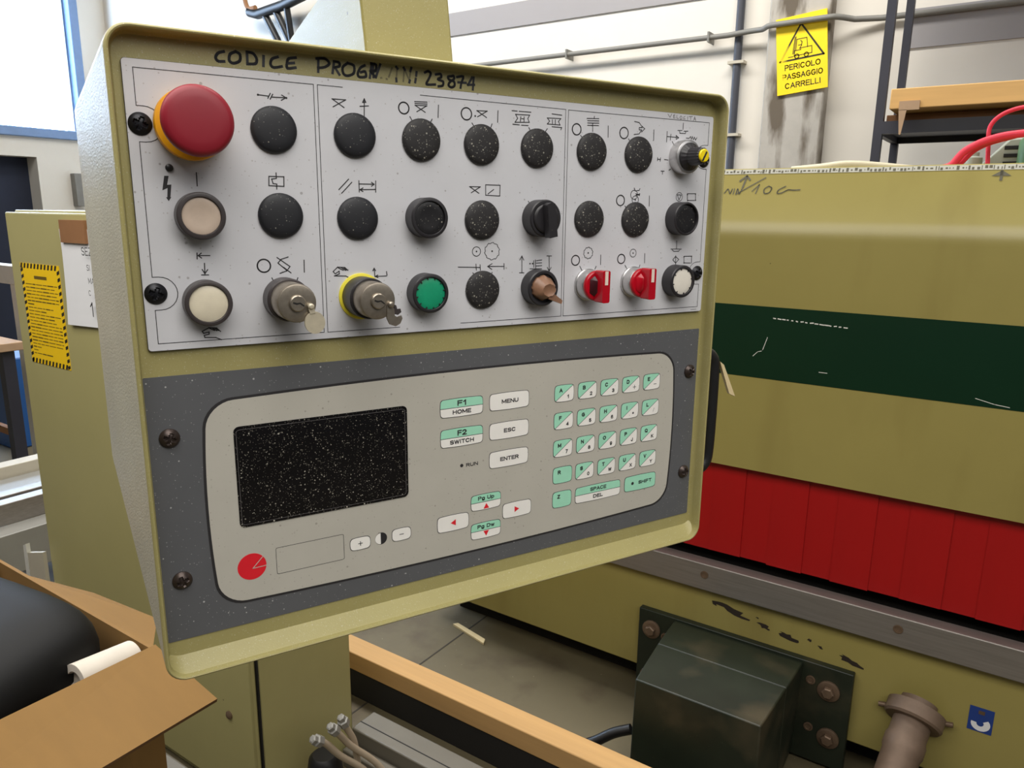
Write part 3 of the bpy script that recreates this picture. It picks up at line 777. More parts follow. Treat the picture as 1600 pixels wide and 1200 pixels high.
# key switches
def key_switch(u, v, ring, hgt, label, bow_mat, tag_broken):
    b = PM()
    prof = [(14.2, 0.0), (14.2, 12.5), (13.4, 13.4), (11.5, 13.5), (0.5, 13.5)] if not ring else [(16.2, 0), (16.2, 1.2), (15.6, 1.5), (0.5, 1.5)]
    b.lathe(prof, seg=48)
    o = b.build('key_switch', 'yellow_ring' if ring else 'bezel_brown', CP, smooth=35, label=label)
    o.location = at3(u, v)
    z0 = 13.0
    if ring:
        PM().lathe([(14.2, 1.4), (14.2, 17.5), (13.6, 18.3), (0.5, 18.4)], seg=48).build('collar', 'bezel_black', o, smooth=35); z0 = 18
    PM().lathe([(12.4, z0), (12.5, hgt - 1.2), (11.9, hgt - 0.2), (11.2, hgt), (5.4, hgt), (5.2, hgt + 1.6), (4.6, hgt + 2.2), (0.4, hgt + 2.2)], seg=48).build('lock_barrel', 'key_metal', o, smooth=35)
    k = PM()                                     # keyway slot
    k.prism([(-3.4, 0.2), (-1.2, -0.7), (1.0, -0.3), (3.6, -2.2), (3.9, -1.4), (1.4, 0.7), (-0.8, 0.5), (-3.1, 1.2)], hgt + 2.1, hgt + 2.3)
    k.build('keyway', 'dark_void', o)
    # key hanging from a ring beside the lock
    kk = PM()
    if not tag_broken:
        bow = [(10.2 + 6.6 * math.cos(a * math.pi / 12), -12.8 + 7.2 * math.sin(a * math.pi / 12)) for a in range(24)]
        kk.prism(bow, hgt + 0.6, hgt + 2.4)
        kk.prism([(6.2, -3.6), (10.0, -3.4), (10.6, -6.4), (7.2, -7.0)], hgt + 0.6, hgt + 2.8)
        kk.lathe([(1.9, hgt + 0.2), (2.0, hgt + 3.2), (1.2, hgt + 4.0), (0.2, hgt + 4.1)], (8.0, -2.2, 0), 14)
    else:
        kk.prism([(6.0, -2.6), (9.6, -2.8), (11.2, -6.0), (11.4, -10.4), (13.4, -11.6), (16.2, -10.6), (17.0, -12.4), (15.4, -16.0), (11.8, -17.8), (7.8, -16.2), (5.8, -12.0)], hgt - 1.0, hgt + 0.8)
        kk.lathe([(1.9, hgt - 1), (2.1, hgt + 2.2), (1.2, hgt + 3.0), (0.2, hgt + 3.1)], (8.6, -2.6, 0), 14)
        PM().prism([(11.4, -2.6), (13.6, -3.8), (14.2, -6.4), (16.6, -6.2), (17.2, -8.6), (14.6, -10.4), (12.0, -9.6), (12.4, -6.2)], hgt - 3.0, hgt - 1.6).build('key_tag', 'bezel_brown', o)
    kk.build('key', bow_mat, o, smooth=30)
    return o
key_switch(85.6, 142.6, False, 32.0, 'key switch with nickel barrel and rounded key', 'key_bow', False)
key_switch(139.2, 143.6, True, 33.5, 'key switch on yellow ring with broken key', 'key_metal', True)

# selector switches
def bez(u, v, m, hgt=12.0, ro=14.3, name='selector_switch', label=None):
    o = PM().lathe([(ro, 0), (ro, hgt - 0.8), (ro - 0.8, hgt), (11.6, hgt), (11.4, hgt - 1.6), (0.5, hgt - 1.6)], seg=48).build(name, m, CP, smooth=35, label=label)
    o.location = at3(u, v); return o
def rot2(pts, a): return [(x * math.cos(a) - y * math.sin(a), x * math.sin(a) + y * math.cos(a)) for x, y in pts]
o = bez(286.0, 88.8, 'bezel_black', 12.5, label='black selector switch with lever turned down')
k = PM().lathe([(11.2, 10.8), (11.2, 13.4), (10.6, 14.2), (0.5, 14.4)], seg=40)
k.prism(rot2([(-3.4, 11), (0, 12), (3.4, 11), (4.0, -14.0), (-3.6, -14.6)], 0.10), 13.8, 21.5)
k.build('lever', 'bezel_black', o, smooth=30, bevel=0.0012, bseg=3)
o = bez(285.8, 142.8, 'bezel_black', 11.5, label='black selector switch with a brown taped stub')
k = PM()
L_ = []
for t, (cx, cy, z, rx, ry) in enumerate(((0, 0, 9.5, 9.0, 8.6), (0.4, -0.4, 12.5, 8.6, 8.2), (1.6, -1.2, 15.5, 6.8, 6.0), (2.2, -1.6, 17.2, 5.2, 4.4), (2.4, -1.8, 16.4, 3.4, 2.8))):
    L_.append([(cx + rx * (1 + 0.07 * math.sin(3 * i + t)) * math.cos(2 * math.pi * i / 26), cy + ry * (1 + 0.06 * math.cos(2 * i)) * math.sin(2 * math.pi * i / 26), z) for i in range(26)])
L_ = [[(x * 1.12 - 0.6, y * 1.12 + 0.6, z) for x, y, z in l] for l in L_]
k.loops(L_, 0, cap0=True, cap1=True)
k.hexa([(3, -1, 11), (17.5, -9.8, 12), (16.8, -13.4, 12), (2, -8, 11), (3, -1, 15.5), (17, -10.4, 13.6), (16.2, -13.0, 13.6), (2, -8, 16)], 0)
k.build('taped_stub', 'tape_brown', o, smooth=50)
def red_switch(u, v, dark):
    o = PM().lathe([(13.2, 0), (13.2, 2), (12.4, 2.4), (12.4, 10.5), (11.8, 11.5), (0.5, 11.6)], seg=48).build('selector_switch', 'steel_bright', CP, smooth=35,
        label='red selector knob on chrome collar, ' + ('shaded lip' if dark else 'bright lip'))
    o.location = at3(u, v)
    kn = PM().lathe([(12.2, 11.4), (12.5, 12.4), (12.4, 14.6), (11.8, 15.4), (0.5, 15.6)], seg=48)
    kn.prism(rrect(-3.6, 3.9, -13.0, 13.0, 1.6, 4), 15.0, 26.5)
    kn.hexa([(-3.4, -9, 15.4), (-8.8, -5.5, 15.4), (-8.8, 5.5, 15.4), (-3.4, 9, 15.4), (-3.2, -5, 20), (-3.6, -4, 19.5), (-3.6, 4, 19.5), (-3.2, 5, 20)], 1 if dark else 0)  # darker red paints shade into one knob's lip
    kn.build('knob', ['switch_red', 'switch_red_shade'], o, bevel=0.0007)
    PM().box(-1.4, 1.6, 1.6, 12.6, 26.4, 26.75).build('pointer_mark', 'mark_white', o)
red_switch(336.4, 142.6, True); red_switch(385.0, 142.0, False)

# speed knob
o = PM().lathe([(14.2, 0), (14.3, 8.5), (13.8, 9.6), (12.8, 10.0), (0.5, 10.0)], seg=48).build('speed_knob', 'steel_bright', CP, smooth=30, label='chrome collared black rotary knob with yellow cap')
o.location = at3(433.4, 36.0)
kn = PM(); L_ = []
for r, z in ((11.6, 9.8), (11.6, 11.2), (10.2, 12.2), (7.4, 14.5), (7.0, 20), (6.4, 26.0), (5.8, 26.7)):
    L_.append([((r + (0.35 if (i % 4) < 2 and z > 12 else 0)) * math.cos(2 * math.pi * i / 72), (r + (0.35 if (i % 4) < 2 and z > 12 else 0)) * math.sin(2 * math.pi * i / 72), z) for i in range(72)])
kn.loops(L_, 0, cap0=True, cap1=True).build('ribbed_grip', 'bezel_black', o, smooth=25)
cp = PM().lathe([(5.4, 26.5), (5.4, 27.8), (4.8, 28.5), (0.4, 28.7)], seg=32)
cp.prism(rot2([(-0.8, -4.8), (0.8, -4.8), (0.8, 3.6), (-0.8, 3.6)], -0.5), 28.5, 28.9, 1)
cp.build('cap', ['yellow_cap', 'ink'], o, smooth=35)

# grey keypad plate with membrane overlay
kp = PM().prism(rrect(-5.0, 471, -374.6, -189.2, 1.0, 3), -3.4, -2.5).build('keypad_plate', 'slate_grey', CP)
ov = PM()
ov.prism(pillow(29.6, 441.4, -357.4, -208.0, 18.0, 3.8, 8, 10), -2.5, -2.35, 1)
ov.prism(pillow(31.4, 439.6, -355.6, -209.8, 17.0, 3.8, 8, 10), -2.35, -2.2, 0)
ov.strokes(fv([[(p[0], -p[1]) for p in rrect(70.2, 120.2, -341.6, -321.4, 1.2, 3)] + [(120.2, 323)]]), 0.35, -2.14, 1)
put_text(ov, 'RUN', 229.0, -284.0, -2.12, w=10.2, h=2.9, mi=1)
ov.prism([(219.6 + 1.45 * math.cos(a * 0.3927), -283.7 + 1.45 * math.sin(a * 0.3927)) for a in range(16)], -2.2, -2.05, 1)
ov.build('membrane_overlay', ['overlay_grey', 'ink'], kp)
PM().prism(rrect(47, 173.1, -301.0, -228, 3.8, 4), -2.2, -1.7).build('display_screen', 'screen_black', kp, bevel=0.0002)
fr = PM().strokes(fv([[(p[0], -p[1]) for p in rrect(48.6, 171.2, -299.0, -230.4, 2.2, 4)] + [(171.2, 232.6)]]), 0.28, -1.62).build('display_border', 'pen', kp)
ld = PM()
ld.prism([(53.2 + 9.9 * math.cos(a * math.pi / 24), -331.5 + 9.9 * math.sin(a * math.pi / 24)) for a in range(48)], -2.2, -2.08)
ld.strokes(fv([[(61.0, 325.3), (53.6, 333.0), (62.9, 332.7)]]), 0.55, -2.0, 1)
ld.build('logo_disc', ['logo_red', 'overlay_grey'], kp)
hc = PM()
hc.prism([(149.7 + 4.9 * math.cos(a * math.pi / 16), -331.4 + 4.9 * math.sin(a * math.pi / 16)) for a in range(32)], -2.2, -2.1, 1)
hc.prism([(149.4 + 4.5 * math.cos(math.pi / 2 + a * math.pi / 16), -331.4 + 4.5 * math.sin(math.pi / 2 + a * math.pi / 16)) for a in range(17)], -2.1, -2.02, 0)
hc.build('contrast_mark', ['key_white', 'ink'], kp)

TW = {'F1': 7.0, 'F2': 7.2, 'HOME': 15.6, 'SWITCH': 20.6, 'MENU': 15.0, 'ESC': 10.4, 'ENTER': 17.0, 'SPACE': 17.4, 'DEL': 10.2, 'Pg Up': 14.4, 'Pg Dw': 15.4}
TH = {'F1': 4.3, 'F2': 4.3, 'Pg Up': 3.2, 'Pg Dw': 3.2}
def key(u0, u1, v0, v1, kind, top='', bot='', r=2.0, b=0.55, arrow=None):
    m = PM(); x0, x1, y0, y1 = u0, u1, -v1, -v0; cx, cy = (x0 + x1) / 2, (y0 + y1) / 2
    m.prism(pillow(x0, x1, y0, y1, r, b), -2.2, -1.98, 2)
    inner = pillow(x0 + 0.38, x1 - 0.38, y0 + 0.38, y1 - 0.38, r, b)
    m.prism(inner, -1.98, -1.92, 1 if kind == 'mint' else 0)
    W, Hh = x1 - x0, y1 - y0; zt = -1.80
    if kind == 'diag':
        d = Hh / W
        m.prism(clip(inner, -d, 1, -(cy - d * cx)), -1.92, -1.88, 1)
        m.strokes([[(x0 + 1.0, y0 + 0.8), (x1 - 1.0, y1 - 0.8)]], 0.4, -1.85, 2)
        put_text(m, top, x0 + 0.315 * W, y0 + 0.69 * Hh, zt, h=3.4, mi=2, weight=0.25)
        if bot == '*':
            for q in range(3):
                a = q * math.pi / 3; m.strokes([[(x0 + .7 * W - 0.8 * math.cos(a), y0 + .3 * Hh - 0.8 * math.sin(a)), (x0 + .7 * W + 0.8 * math.cos(a), y0 + .3 * Hh + 0.8 * math.sin(a))]], 0.55, zt, 2)
        elif bot == '-': m.strokes([[(x0 + .64 * W, y0 + .32 * Hh), (x0 + .78 * W, y0 + .32 * Hh)]], 0.55, zt, 2)
        elif bot == '/': m.strokes([[(x0 + .67 * W, y0 + .18 * Hh), (x0 + .74 * W, y0 + .42 * Hh)]], 0.3, zt, 2)
        elif bot == '+': m.strokes([[(x0 + .63 * W, y0 + .30 * Hh), (x0 + .79 * W, y0 + .30 * Hh)], [(x0 + .71 * W, y0 + .18 * Hh), (x0 + .71 * W, y0 + .42 * Hh)]], 0.5, zt, 2)
        else: put_text(m, bot, x0 + 0.71 * W, y0 + 0.27 * Hh, zt, h=3.2, mi=2, weight=0.23)
    elif kind == 'half':
        m.prism(clip(inner, 0, 1, -cy), -1.92, -1.88, 1)
        m.strokes([[(x0 - 0.2, cy), (x1 + 0.2, cy)]], 0.42, -1.85, 2)
        if top: put_text(m, top, cx, y0 + (0.77 if 'g' in top else 0.745) * Hh, zt, w=TW[top], h=TH.get(top, 3.3), mi=2)
        if bot: put_text(m, bot, cx, y0 + 0.255 * Hh, zt, w=TW[bot], h=3.3, mi=2)
    else:
        if top in ('+', '-'):
            m.strokes([[(cx - 1.5, cy), (cx + 1.5, cy)]] + ([[(cx, cy - 1.5), (cx, cy + 1.5)]] if top == '+' else []), 0.55, zt, 2)
        elif top in ('R', 'Z'): put_text(m, top, x0 + 0.315 * W, y0 + 0.69 * Hh, zt, h=3.4, mi=2, weight=0.25)
        elif top == 'SHIFT':
            put_text(m, top, x0 + 0.66 * W, cy, zt, w=15.2, h=3.2, mi=2)
            m.prism([(x0 + 9.2 + 1.5 * math.cos(a * 0.3927), cy + 1.5 * math.sin(a * 0.3927)) for a in range(16)], -1.92, -1.8, 2)
        elif top: put_text(m, top, cx + 0.4, cy - 0.1, zt, w=TW[top], h=3.3, mi=2)
    if arrow:
        ax, ay, a = arrow
        m.prism([(ax + px_ * math.cos(a) - py_ * math.sin(a), -ay + px_ * math.sin(a) + py_ * math.cos(a)) for px_, py_ in ((2.7, 0), (-1.9, 2.6), (-1.9, -2.6))], -1.92, -1.82, 3)
    nm = (top + ' ' + bot).strip()
    m.build('key', ['key_white', 'key_mint', 'ink', 'logo_red'], kp, label=('membrane key marked ' + nm) if nm else 'white membrane key with red arrow')

ROWS = ['A1B2C3D+E-', 'F4G5H6I*L/', 'M7N8O9PJQK', '  S0TWUXVY']
RV = [(227.6, 241.8), (251.9, 266.2), (276.5, 291.2), (301.4, 315.8)]
for r_, (row, (v0, v1)) in enumerate(zip(ROWS, RV)):
    for c_ in range(5):
        u0 = 308.3 + 24.33 * c_
        a, b_ = row[2 * c_], row[2 * c_ + 1]
        if a != ' ': key(u0, u0 + 19.3, v0, v1, 'diag', a, b_)
key(308.6, 328.2, 301.2, 315.6, 'mint', 'R'); key(308.8, 328.3, 323.8, 338.2, 'mint', 'Z')
key(333.2, 383.4, 324.0, 338.6, 'half', 'SPACE', 'DEL'); key(389.2, 426.0, 323.6, 338.0, 'mint', 'SHIFT')
key(201.3, 238.4, 227.7, 242.1, 'half', 'F1', 'HOME'); key(201.3, 238.4, 252.1, 266.7, 'half', 'F2', 'SWITCH')
key(245.2, 282.0, 227.9, 241.7, 'white', 'MENU'); key(245.2, 282.0, 252.7, 266.5, 'white', 'ESC'); key(245.2, 282.0, 277.0, 290.9, 'white', 'ENTER')
key(228.3, 255.7, 311.9, 325.1, 'half', 'Pg Up', '', arrow=(242.3, 322.7, math.pi / 2))
key(228.3, 255.7, 336.9, 350.5, 'half', 'Pg Dw', '', arrow=(242.2, 346.4, -math.pi / 2))
key(197.8, 225.5, 324.6, 337.8, 'white', arrow=(212.0, 331.2, math.pi)); key(258.3, 285.9, 324.5, 337.6, 'white', arrow=(271.6, 331.0, 0))
key(125.3, 140.7, 326.9, 336.4, 'white', '+'); key(159.0, 174.2, 326.5, 336.2, 'white', '-')

# rear: carrying handle, hanging arm, scrap of masking tape
hd = PM().tube([tuple(p) for p in arc_pts([(488, -222, -40), (512, -222, -40), (527, -228, -40), (531, -246, -40), (531, -320, -40), (527, -342, -40), (512, -348, -40), (488, -348, -40)], 4)], 7.5, 12)
hd.build('grip_handle', 'rubber', CP, smooth=50, label='black grip handle on the right side')
PM().hexa([(534, -232, -37), (540, -236, -37), (560, -272, -36), (551, -268, -36), (534, -232, -33), (540, -236, -33), (560, -272, -33), (551, -268, -33)]).build('tape_scrap', 'wood_pale', CP)
am = PM()
prof = [(-60, -8), (-60, 1100), (-150, 1100), (-150, 88), (-250, 73), (-420, 46), (-420, -8)]
left = [(170 + (33 - y) * 0.09, y, w_) for w_, y in prof]
right = [(x + 72.5, y, z) for x, y, z in left]
n = len(prof)
am.add(left + right, [tuple(range(n)), tuple(reversed(range(n, 2 * n)))] + [(i, n + i, n + (i + 1) % n, (i + 1) % n) for i in range(n)])
am.build('support_arm', 'olive_paint', CP, bevel=0.0015, label='olive sheet metal arm holding the panel from behind')

MIN_INK = [[(-0.727,1.61),(-0.719,1.621),(-0.711,1.609),(-0.707,1.621)],[(-0.701,1.621),(-0.702,1.608)],[(-0.694,1.608),(-0.692,1.621),(-0.685,1.608),(-0.68,1.622)],[(-0.622,1.651),(-0.694,1.607)],[(-0.651,1.615),(-0.635,1.632),(-0.64,1.609)],[(-0.609,1.628),(-0.619,1.62),(-0.616,1.609),(-0.604,1.611),(-0.6,1.623),(-0.609,1.628)],[(-0.564,1.627),(-0.58,1.618),(-0.582,1.609),(-0.571,1.61),(-0.558,1.617),(-0.552,1.618),(-0.541,1.617),(-0.525,1.618)]]
ARROW_INK = [[(-0.679,1.626),(-0.674,1.653)],[(-0.69,1.643),(-0.674,1.656),(-0.664,1.646)],[(-0.078,1.639),(-0.078,1.657)]]
# ================================================================== PANEL SAW BEHIND THE CONTROL PANEL
YM = 2.084
SAW = empty('panel_saw', (0, YM, 0))
tag(SAW, 'long olive green machine with dark green stripe and red curtain', 'machine')
XL, XR = -1.76, 1.7
def SB(): return MB()
def sbuild(mb, name, mats, parent=SAW, **k):
    mb.v = [(x, y_ - YM, z) for x, y_, z in mb.v]
    return mb.build(name, mats, parent, **k)
# upper body: upright front, rounded shoulder, leaning top
pr = [(YM, 0.840), (YM, 1.485)]
for k in range(1, 8):
    t = k / 7; pr.append((YM + 0.012 * t * t, 1.485 + 0.055 * t))
pr += [(YM + 0.076, 1.6735), (YM + 0.080, 1.6760), (YM + 0.72, 1.672), (YM + 0.72, 0.84), (YM + 0.02, 0.836)]
m = SB(); n = len(pr)
m.add([(XL, a, b) for a, b in pr] + [(XR, a, b) for a, b in pr],
      [tuple(range(n)), tuple(reversed(range(n, 2 * n)))] + [(i, (i + 1) % n, n + (i + 1) % n, n + i) for i in range(n)])
sbuild(m, 'upper_body', 'machine_paint', smooth=28)
sbuild(SB().box(XL, XR, YM - 0.0015, YM + 0.002, 1.110, 1.309), 'stripe', 'green_stripe', label='dark green stripe along the upper body')
scr = SB()
for k in range(16):
    x = -0.55 + 0.012 * k; scr.strokes([[(x, 1.279 - 0.0006 * k), (x + random.uniform(.002, .010), 1.279 - 0.0006 * k + random.uniform(-.001, .001))]], 0.003, YM - 0.0022, plane='xz')
scr.strokes([[(-0.597, 1.170), (-0.585, 1.183), (-0.575, 1.186)], [(-0.572, 1.19), (-0.562, 1.225)], [(-0.06, 1.128), (-0.02, 1.119), (0.01, 1.116)], [(-0.42, 1.146), (-0.40, 1.146)]], 0.0016, YM - 0.0022, plane='xz')
sbuild(scr, 'scratches', 'white_paint')['kind'] = 'stuff'
# measuring tape on the top edge
tp = SB()
def face_y(z): return YM + 0.012 + (z - 1.540) / (1.6735 - 1.540) * 0.064
tp.hexa([(XL, face_y(1.6615) - .001, 1.6615), (XR, face_y(1.6615) - .001, 1.6615), (XR, face_y(1.6615) + .002, 1.6615), (XL, face_y(1.6615) + .002, 1.6615),
         (XL, face_y(1.6735) - .001, 1.6735), (XR, face_y(1.6735) - .001, 1.6735), (XR, face_y(1.6735) + .002, 1.6735), (XL, face_y(1.6735) + .002, 1.6735)], 0)
x = -0.80
while x < 0.30:
    wd_ = random.uniform(.0015, .007); z0 = random.choice((1.663, 1.6655)); z1 = random.choice((1.669, 1.6725))
    tp.add([(x, face_y(z0) - .0014, z0), (x + wd_, face_y(z0) - .0014, z0), (x + wd_, face_y(z1) - .0014, z1), (x, face_y(z1) - .0014, z1)], [(0, 1, 2, 3)], 1)
    x += wd_ + random.uniform(.002, .006)
sbuild(tp, 'measuring_tape', ['ruler_white', 'pencil'])
hwm = SB()
def lean(mb): mb.v = [(x_, face_y(z_) - 0.0012, z_) for x_, _, z_ in mb.v]
hwm.strokes(soft(MIN_INK), 0.0028, 0, plane='xz')
lean(hwm); sbuild(hwm, 'handwriting', 'pencil', label='pencilled MIN 10 cm note')
a1 = SB().strokes(ARROW_INK[:2], 0.005, 0, plane='xz'); lean(a1); sbuild(a1, 'arrow_mark', 'pencil')
a2 = SB().strokes(ARROW_INK[2:], 0.006, 0, plane='xz'); a2.add([(-0.098, 0, 1.647), (-0.058, 0, 1.647), (-0.078, 0, 1.660)], [(0, 1, 2)]); lean(a2); sbuild(a2, 'arrow_mark', 'pencil')
# red strip curtain
sbuild(SB().box(XL + .02, XR - .02, YM + 0.10, YM + 0.60, 0.45, 0.84), 'inner_chassis', 'dark_void')
x = XL + 0.01; k = 0
first = None
while x < XR - 0.1:
    o = sbuild(SB().hexa([(0, YM, 0.553), (0.098, YM, 0.553), (0.098, YM + .003, 0.553), (0, YM + .003, 0.553),
                          (0, YM, 0.85), (0.098, YM, 0.85), (0.098, YM + .003, 0.85), (0, YM + .003, 0.85)]), 'curtain_strip', 'curtain_red') if first is None else first.copy()
    if first is None: first = o
    else: COL.objects.link(o)
    o.location = (x, 0.030 + 0.0034 * (k % 2), random.uniform(-.002, .002)); o.rotation_euler.z = random.uniform(-0.004, 0.004)
    x += 0.088; k += 1
# aluminium rail with countersunk screws
rl = sbuild(SB().box(XL, XR, YM - 0.028, YM + 0.02, 0.444, 0.529), 'aluminium_rail', 'aluminium', bevel=0.003)
s_ = None
for k in range(-4, 8):
    x = -0.153 + 0.263 * 2 * (k / 1.0)
    if not XL < x < XR: continue
    if s_ is None:
        s_ = MB().lathe([(.012, 0), (.012, .0016), (.009, .002), (.0085, .0004), (.005, .0004), (.0045, -.002), (.0005, -.002)], seg=20, M=Matrix.Rotation(math.radians(90), 4, 'X')).build('rail_screw', 'rusty_steel', rl, smooth=30); o = s_
    else: o = s_.copy(); COL.objects.link(o)
    o.location = (x, -0.0285, 0.4955)
# lower body, plinth
sbuild(SB().box(XL, XR, YM, YM + 0.72, 0.10, 0.45), 'lower_body', 'machine_paint', bevel=0.004)
sbuild(SB().box(XL + .05, XR - .05, YM + 0.10, YM + 0.62, 0.0, 0.10), 'plinth', 'dark_void')
for cx, cz, w_, h_ in ((-0.60, 0.392, .13, .028), (-0.50, 0.372, .05, .018), (-0.43, 0.362, .07, .024), (-0.37, 0.372, .016, .012), (-0.34, 0.360, .018, .012), (-0.26, 0.346, .085, .026), (-0.52, 0.392, .012, .006), (-0.65, 0.395, .02, .008)):
    pts = []
    for k in range(14):
        a = 2 * math.pi * k / 14; q = random.uniform(0.45, 1.0)
        pts.append((cx + w_ / 2 * q * math.cos(a), YM - 0.0008, cz + h_ / 2 * q * math.sin(a) - (0.10 * w_ * math.cos(a))))
    sbuild(SB().add(pts, [tuple(range(14))]), 'paint_chip', 'chip_dark')
# dark green cast bracket bolted to the lower body
fg = sbuild(SB().box(-0.884, -0.243, YM - 0.024, YM, 0.01, 0.320), 'bracket', 'green_cast', bevel=0.003, label='dark green cast bracket on the lower body')
bk = SB()
bk.hexa([(-0.735, 1.70, 0.02), (-0.392, 1.70, 0.02), (-0.385, 1.90, 0.02), (-0.752, 1.90, 0.02), (-0.730, 1.70, 0.320), (-0.392, 1.70, 0.320), (-0.382, 1.90, 0.318), (-0.752, 1.90, 0.318)])
bk.hexa([(-0.752, 1.90, 0.02), (-0.382, 1.90, 0.02), (-0.385, 2.062, 0.02), (-0.765, 2.062, 0.02), (-0.752, 1.90, 0.318), (-0.382, 1.90, 0.318), (-0.376, 2.062, 0.312), (-0.765, 2.062, 0.314)])
sbuild(bk, 'bracket_block', 'green_cast', fg, bevel=0.004)
def hexbolt():
    b = MB(); M = Matrix.Rotation(math.radians(90), 4, 'X')
    b.lathe([(.030, 0), (.030, .006), (.026, .008), (.016, .008), (.0005, .008)], seg=24, M=M)
    b.lathe([(.017, .008), (.017, .018), (.014, .021), (.0005, .021)], seg=6, M=M)
    return b
hb = hexbolt().build('bolt', 'rusty_steel', fg, smooth=30); hb.location = (-0.302, -0.024, 0.250)
for x, z in ((-0.290, 0.104), (-0.838, 0.258), (-0.838, 0.09)):
    c = hb.copy(); COL.objects.link(c); c.location = (x, -0.024, z); c.rotation_euler.y = x * 3
for x, z in ((-0.352, 0.266), (-0.345, 0.118), (-0.792, 0.246)):
    MB().lathe([(.013, 0), (.013, .003), (.009, .0035), (.008, .001), (.0005, .001)], (x, -0.024, z), 16, M=Matrix.Rotation(math.radians(90), 4, 'X')).build('dowel_pin', 'rusty_steel', fg, smooth=30)
# suction pipe stub with clamp collar
pa = Vector((-0.083, YM + 0.01, 0.285)); pb = Vector((-0.135, 1.80, 0.02))
ax = (pb - pa).normalized(); Q = ax.to_track_quat('Z', 'Y').to_matrix().to_4x4()
pp = SB().lathe([(.046, 0), (.046, .10), (.050, .11), (.050, .14), (.046, .15), (.046, .42), (.0005, .42)], tuple(pa), 32, M=Q)
pipe = sbuild(pp, 'pipe_stub', 'pipe_brown', smooth=35, label='brown pipe stub with clamp collar')
sbuild(SB().lathe([(.052, .0), (.071, .0), (.071, .034), (.066, .040), (.052, .040)], tuple(pa + ax * 0.02), 36, M=Q), 'clamp_collar', 'pipe_brown', pipe, smooth=35)
for sgn in (-1, 1):
    c0 = pa + ax * 0.035 + Vector((sgn * 0.066, 0, 0)); sbuild(SB().tube([c0, c0 + Vector((sgn * 0.022, 0, 0.004 * sgn))], 0.007, 10), 'set_screw', 'rusty_steel', pipe, smooth=40)
# blue hook sticker
st = SB()
st.hexa([(0.030, YM - .0012, 0.262), (0.084, YM - .0012, 0.262), (0.084, YM, 0.262), (0.030, YM, 0.262), (0.030, YM - .0012, 0.330), (0.084, YM - .0012, 0.330), (0.084, YM, 0.330), (0.030, YM, 0.330)], 0)
hk = [(0.058 + 0.016 * math.cos(math.radians(a)), 0.285 + 0.015 * math.sin(math.radians(a))) for a in range(-190, 60, 18)]
hk_in = [(0.057 + (x_ - 0.058) * 0.50, 0.286 + (z_ - 0.285) * 0.50) for x_, z_ in hk]; hk_out = [(0.058 + (x_ - 0.058) * 1.34, 0.285 + (z_ - 0.285) * 1.34) for x_, z_ in hk]
nh = len(hk); st.add([(x_, YM - .0016, z_) for x_, z_ in hk_in] + [(x_, YM - .0016, z_) for x_, z_ in hk_out], [(i, i + 1, nh + i + 1, nh + i) for i in range(nh - 1)], 1)
st.box(0.050, 0.064, YM - .0018, YM - .0012, 0.312, 0.322, 2)
sbuild(st, 'hook_sticker', ['sticker_blue', 'paper', 'rusty_steel'], label='small blue sticker with white hook')

# things lying on top of the machine
def top_z(): return 1.673
hz = MB().tube(arc_pts([(-0.62, 2.40, 1.684), (-0.54, 2.40, 1.690), (-0.47, 2.40, 1.697), (-0.40, 2.42, 1.693), (-0.32, 2.46, 1.685), (-0.28, 2.52, 1.684)], 4), 0.010, 8).build('cream_hose', 'hose_cream', smooth=60)
tag(hz, 'cream hose lying along the top of the machine', 'hose')
def red(name, pts, r, lab):
    o = MB().tube(arc_pts(pts, 6), r, 10).build(name, 'cable_red', smooth=60); tag(o, lab, 'cable', 'red cables on top of the machine')
red('red_cable', [(-0.25, 2.50, 1.684), (-0.215, 2.50, 1.692), (-0.185, 2.50, 1.730), (-0.135, 2.50, 1.757), (-0.07, 2.50, 1.770), (0.02, 2.5, 1.768), (0.15, 2.52, 1.72), (0.22, 2.55, 1.684)], 0.0105, 'thicker red cable arching over the machine top')
red('red_cable', [(-0.22, 2.53, 1.684), (-0.195, 2.53, 1.70), (-0.16, 2.53, 1.738), (-0.10, 2.53, 1.762), (0.0, 2.53, 1.775), (0.16, 2.55, 1.73), (0.25, 2.57, 1.684)], 0.008, 'red cable lying just behind the thicker red cable')
red('red_cable', [(-0.130, 2.585, 1.684), (-0.136, 2.585, 1.75), (-0.138, 2.585, 1.80), (-0.112, 2.585, 1.832), (-0.062, 2.585, 1.848), (0.0, 2.585, 1.845), (0.08, 2.585, 1.81), (0.13, 2.585, 1.735), (0.15, 2.585, 1.684)], 0.006, 'thin red cable looping highest above the machine')
U = empty('valve_unit', (0.03, 2.76, 1.676)); tag(U, 'grey valve unit with green cylinder beside the red cables', 'valve unit')
MB().hexa([(-.21, -.07, 0), (.30, -.07, 0), (.30, .10, 0), (-.21, .10, 0), (-.12, -.07, .10), (.30, -.07, .125), (.30, .10, .125), (-.12, .10, .10)]).build('cover', 'unit_grey', U, bevel=0.006)
MB().lathe([(.022, 0), (.022, .045), (.012, .05), (.012, .06), (.0005, .06)], (-.20, -.11, 0), 18).build('fitting', 'unit_grey', U, smooth=35)
MB().lathe([(.035, 0), (.035, .085), (.028, .095), (.0005, .096)], (-.06, -.12, 0), 20).build('cylinder', 'unit_green', U, smooth=35)
for k in range(3): MB().box(-.13, -.02, -.074, -.069, .025 + .022 * k, .035 + .022 * k).build('slot', 'dark_void', U)

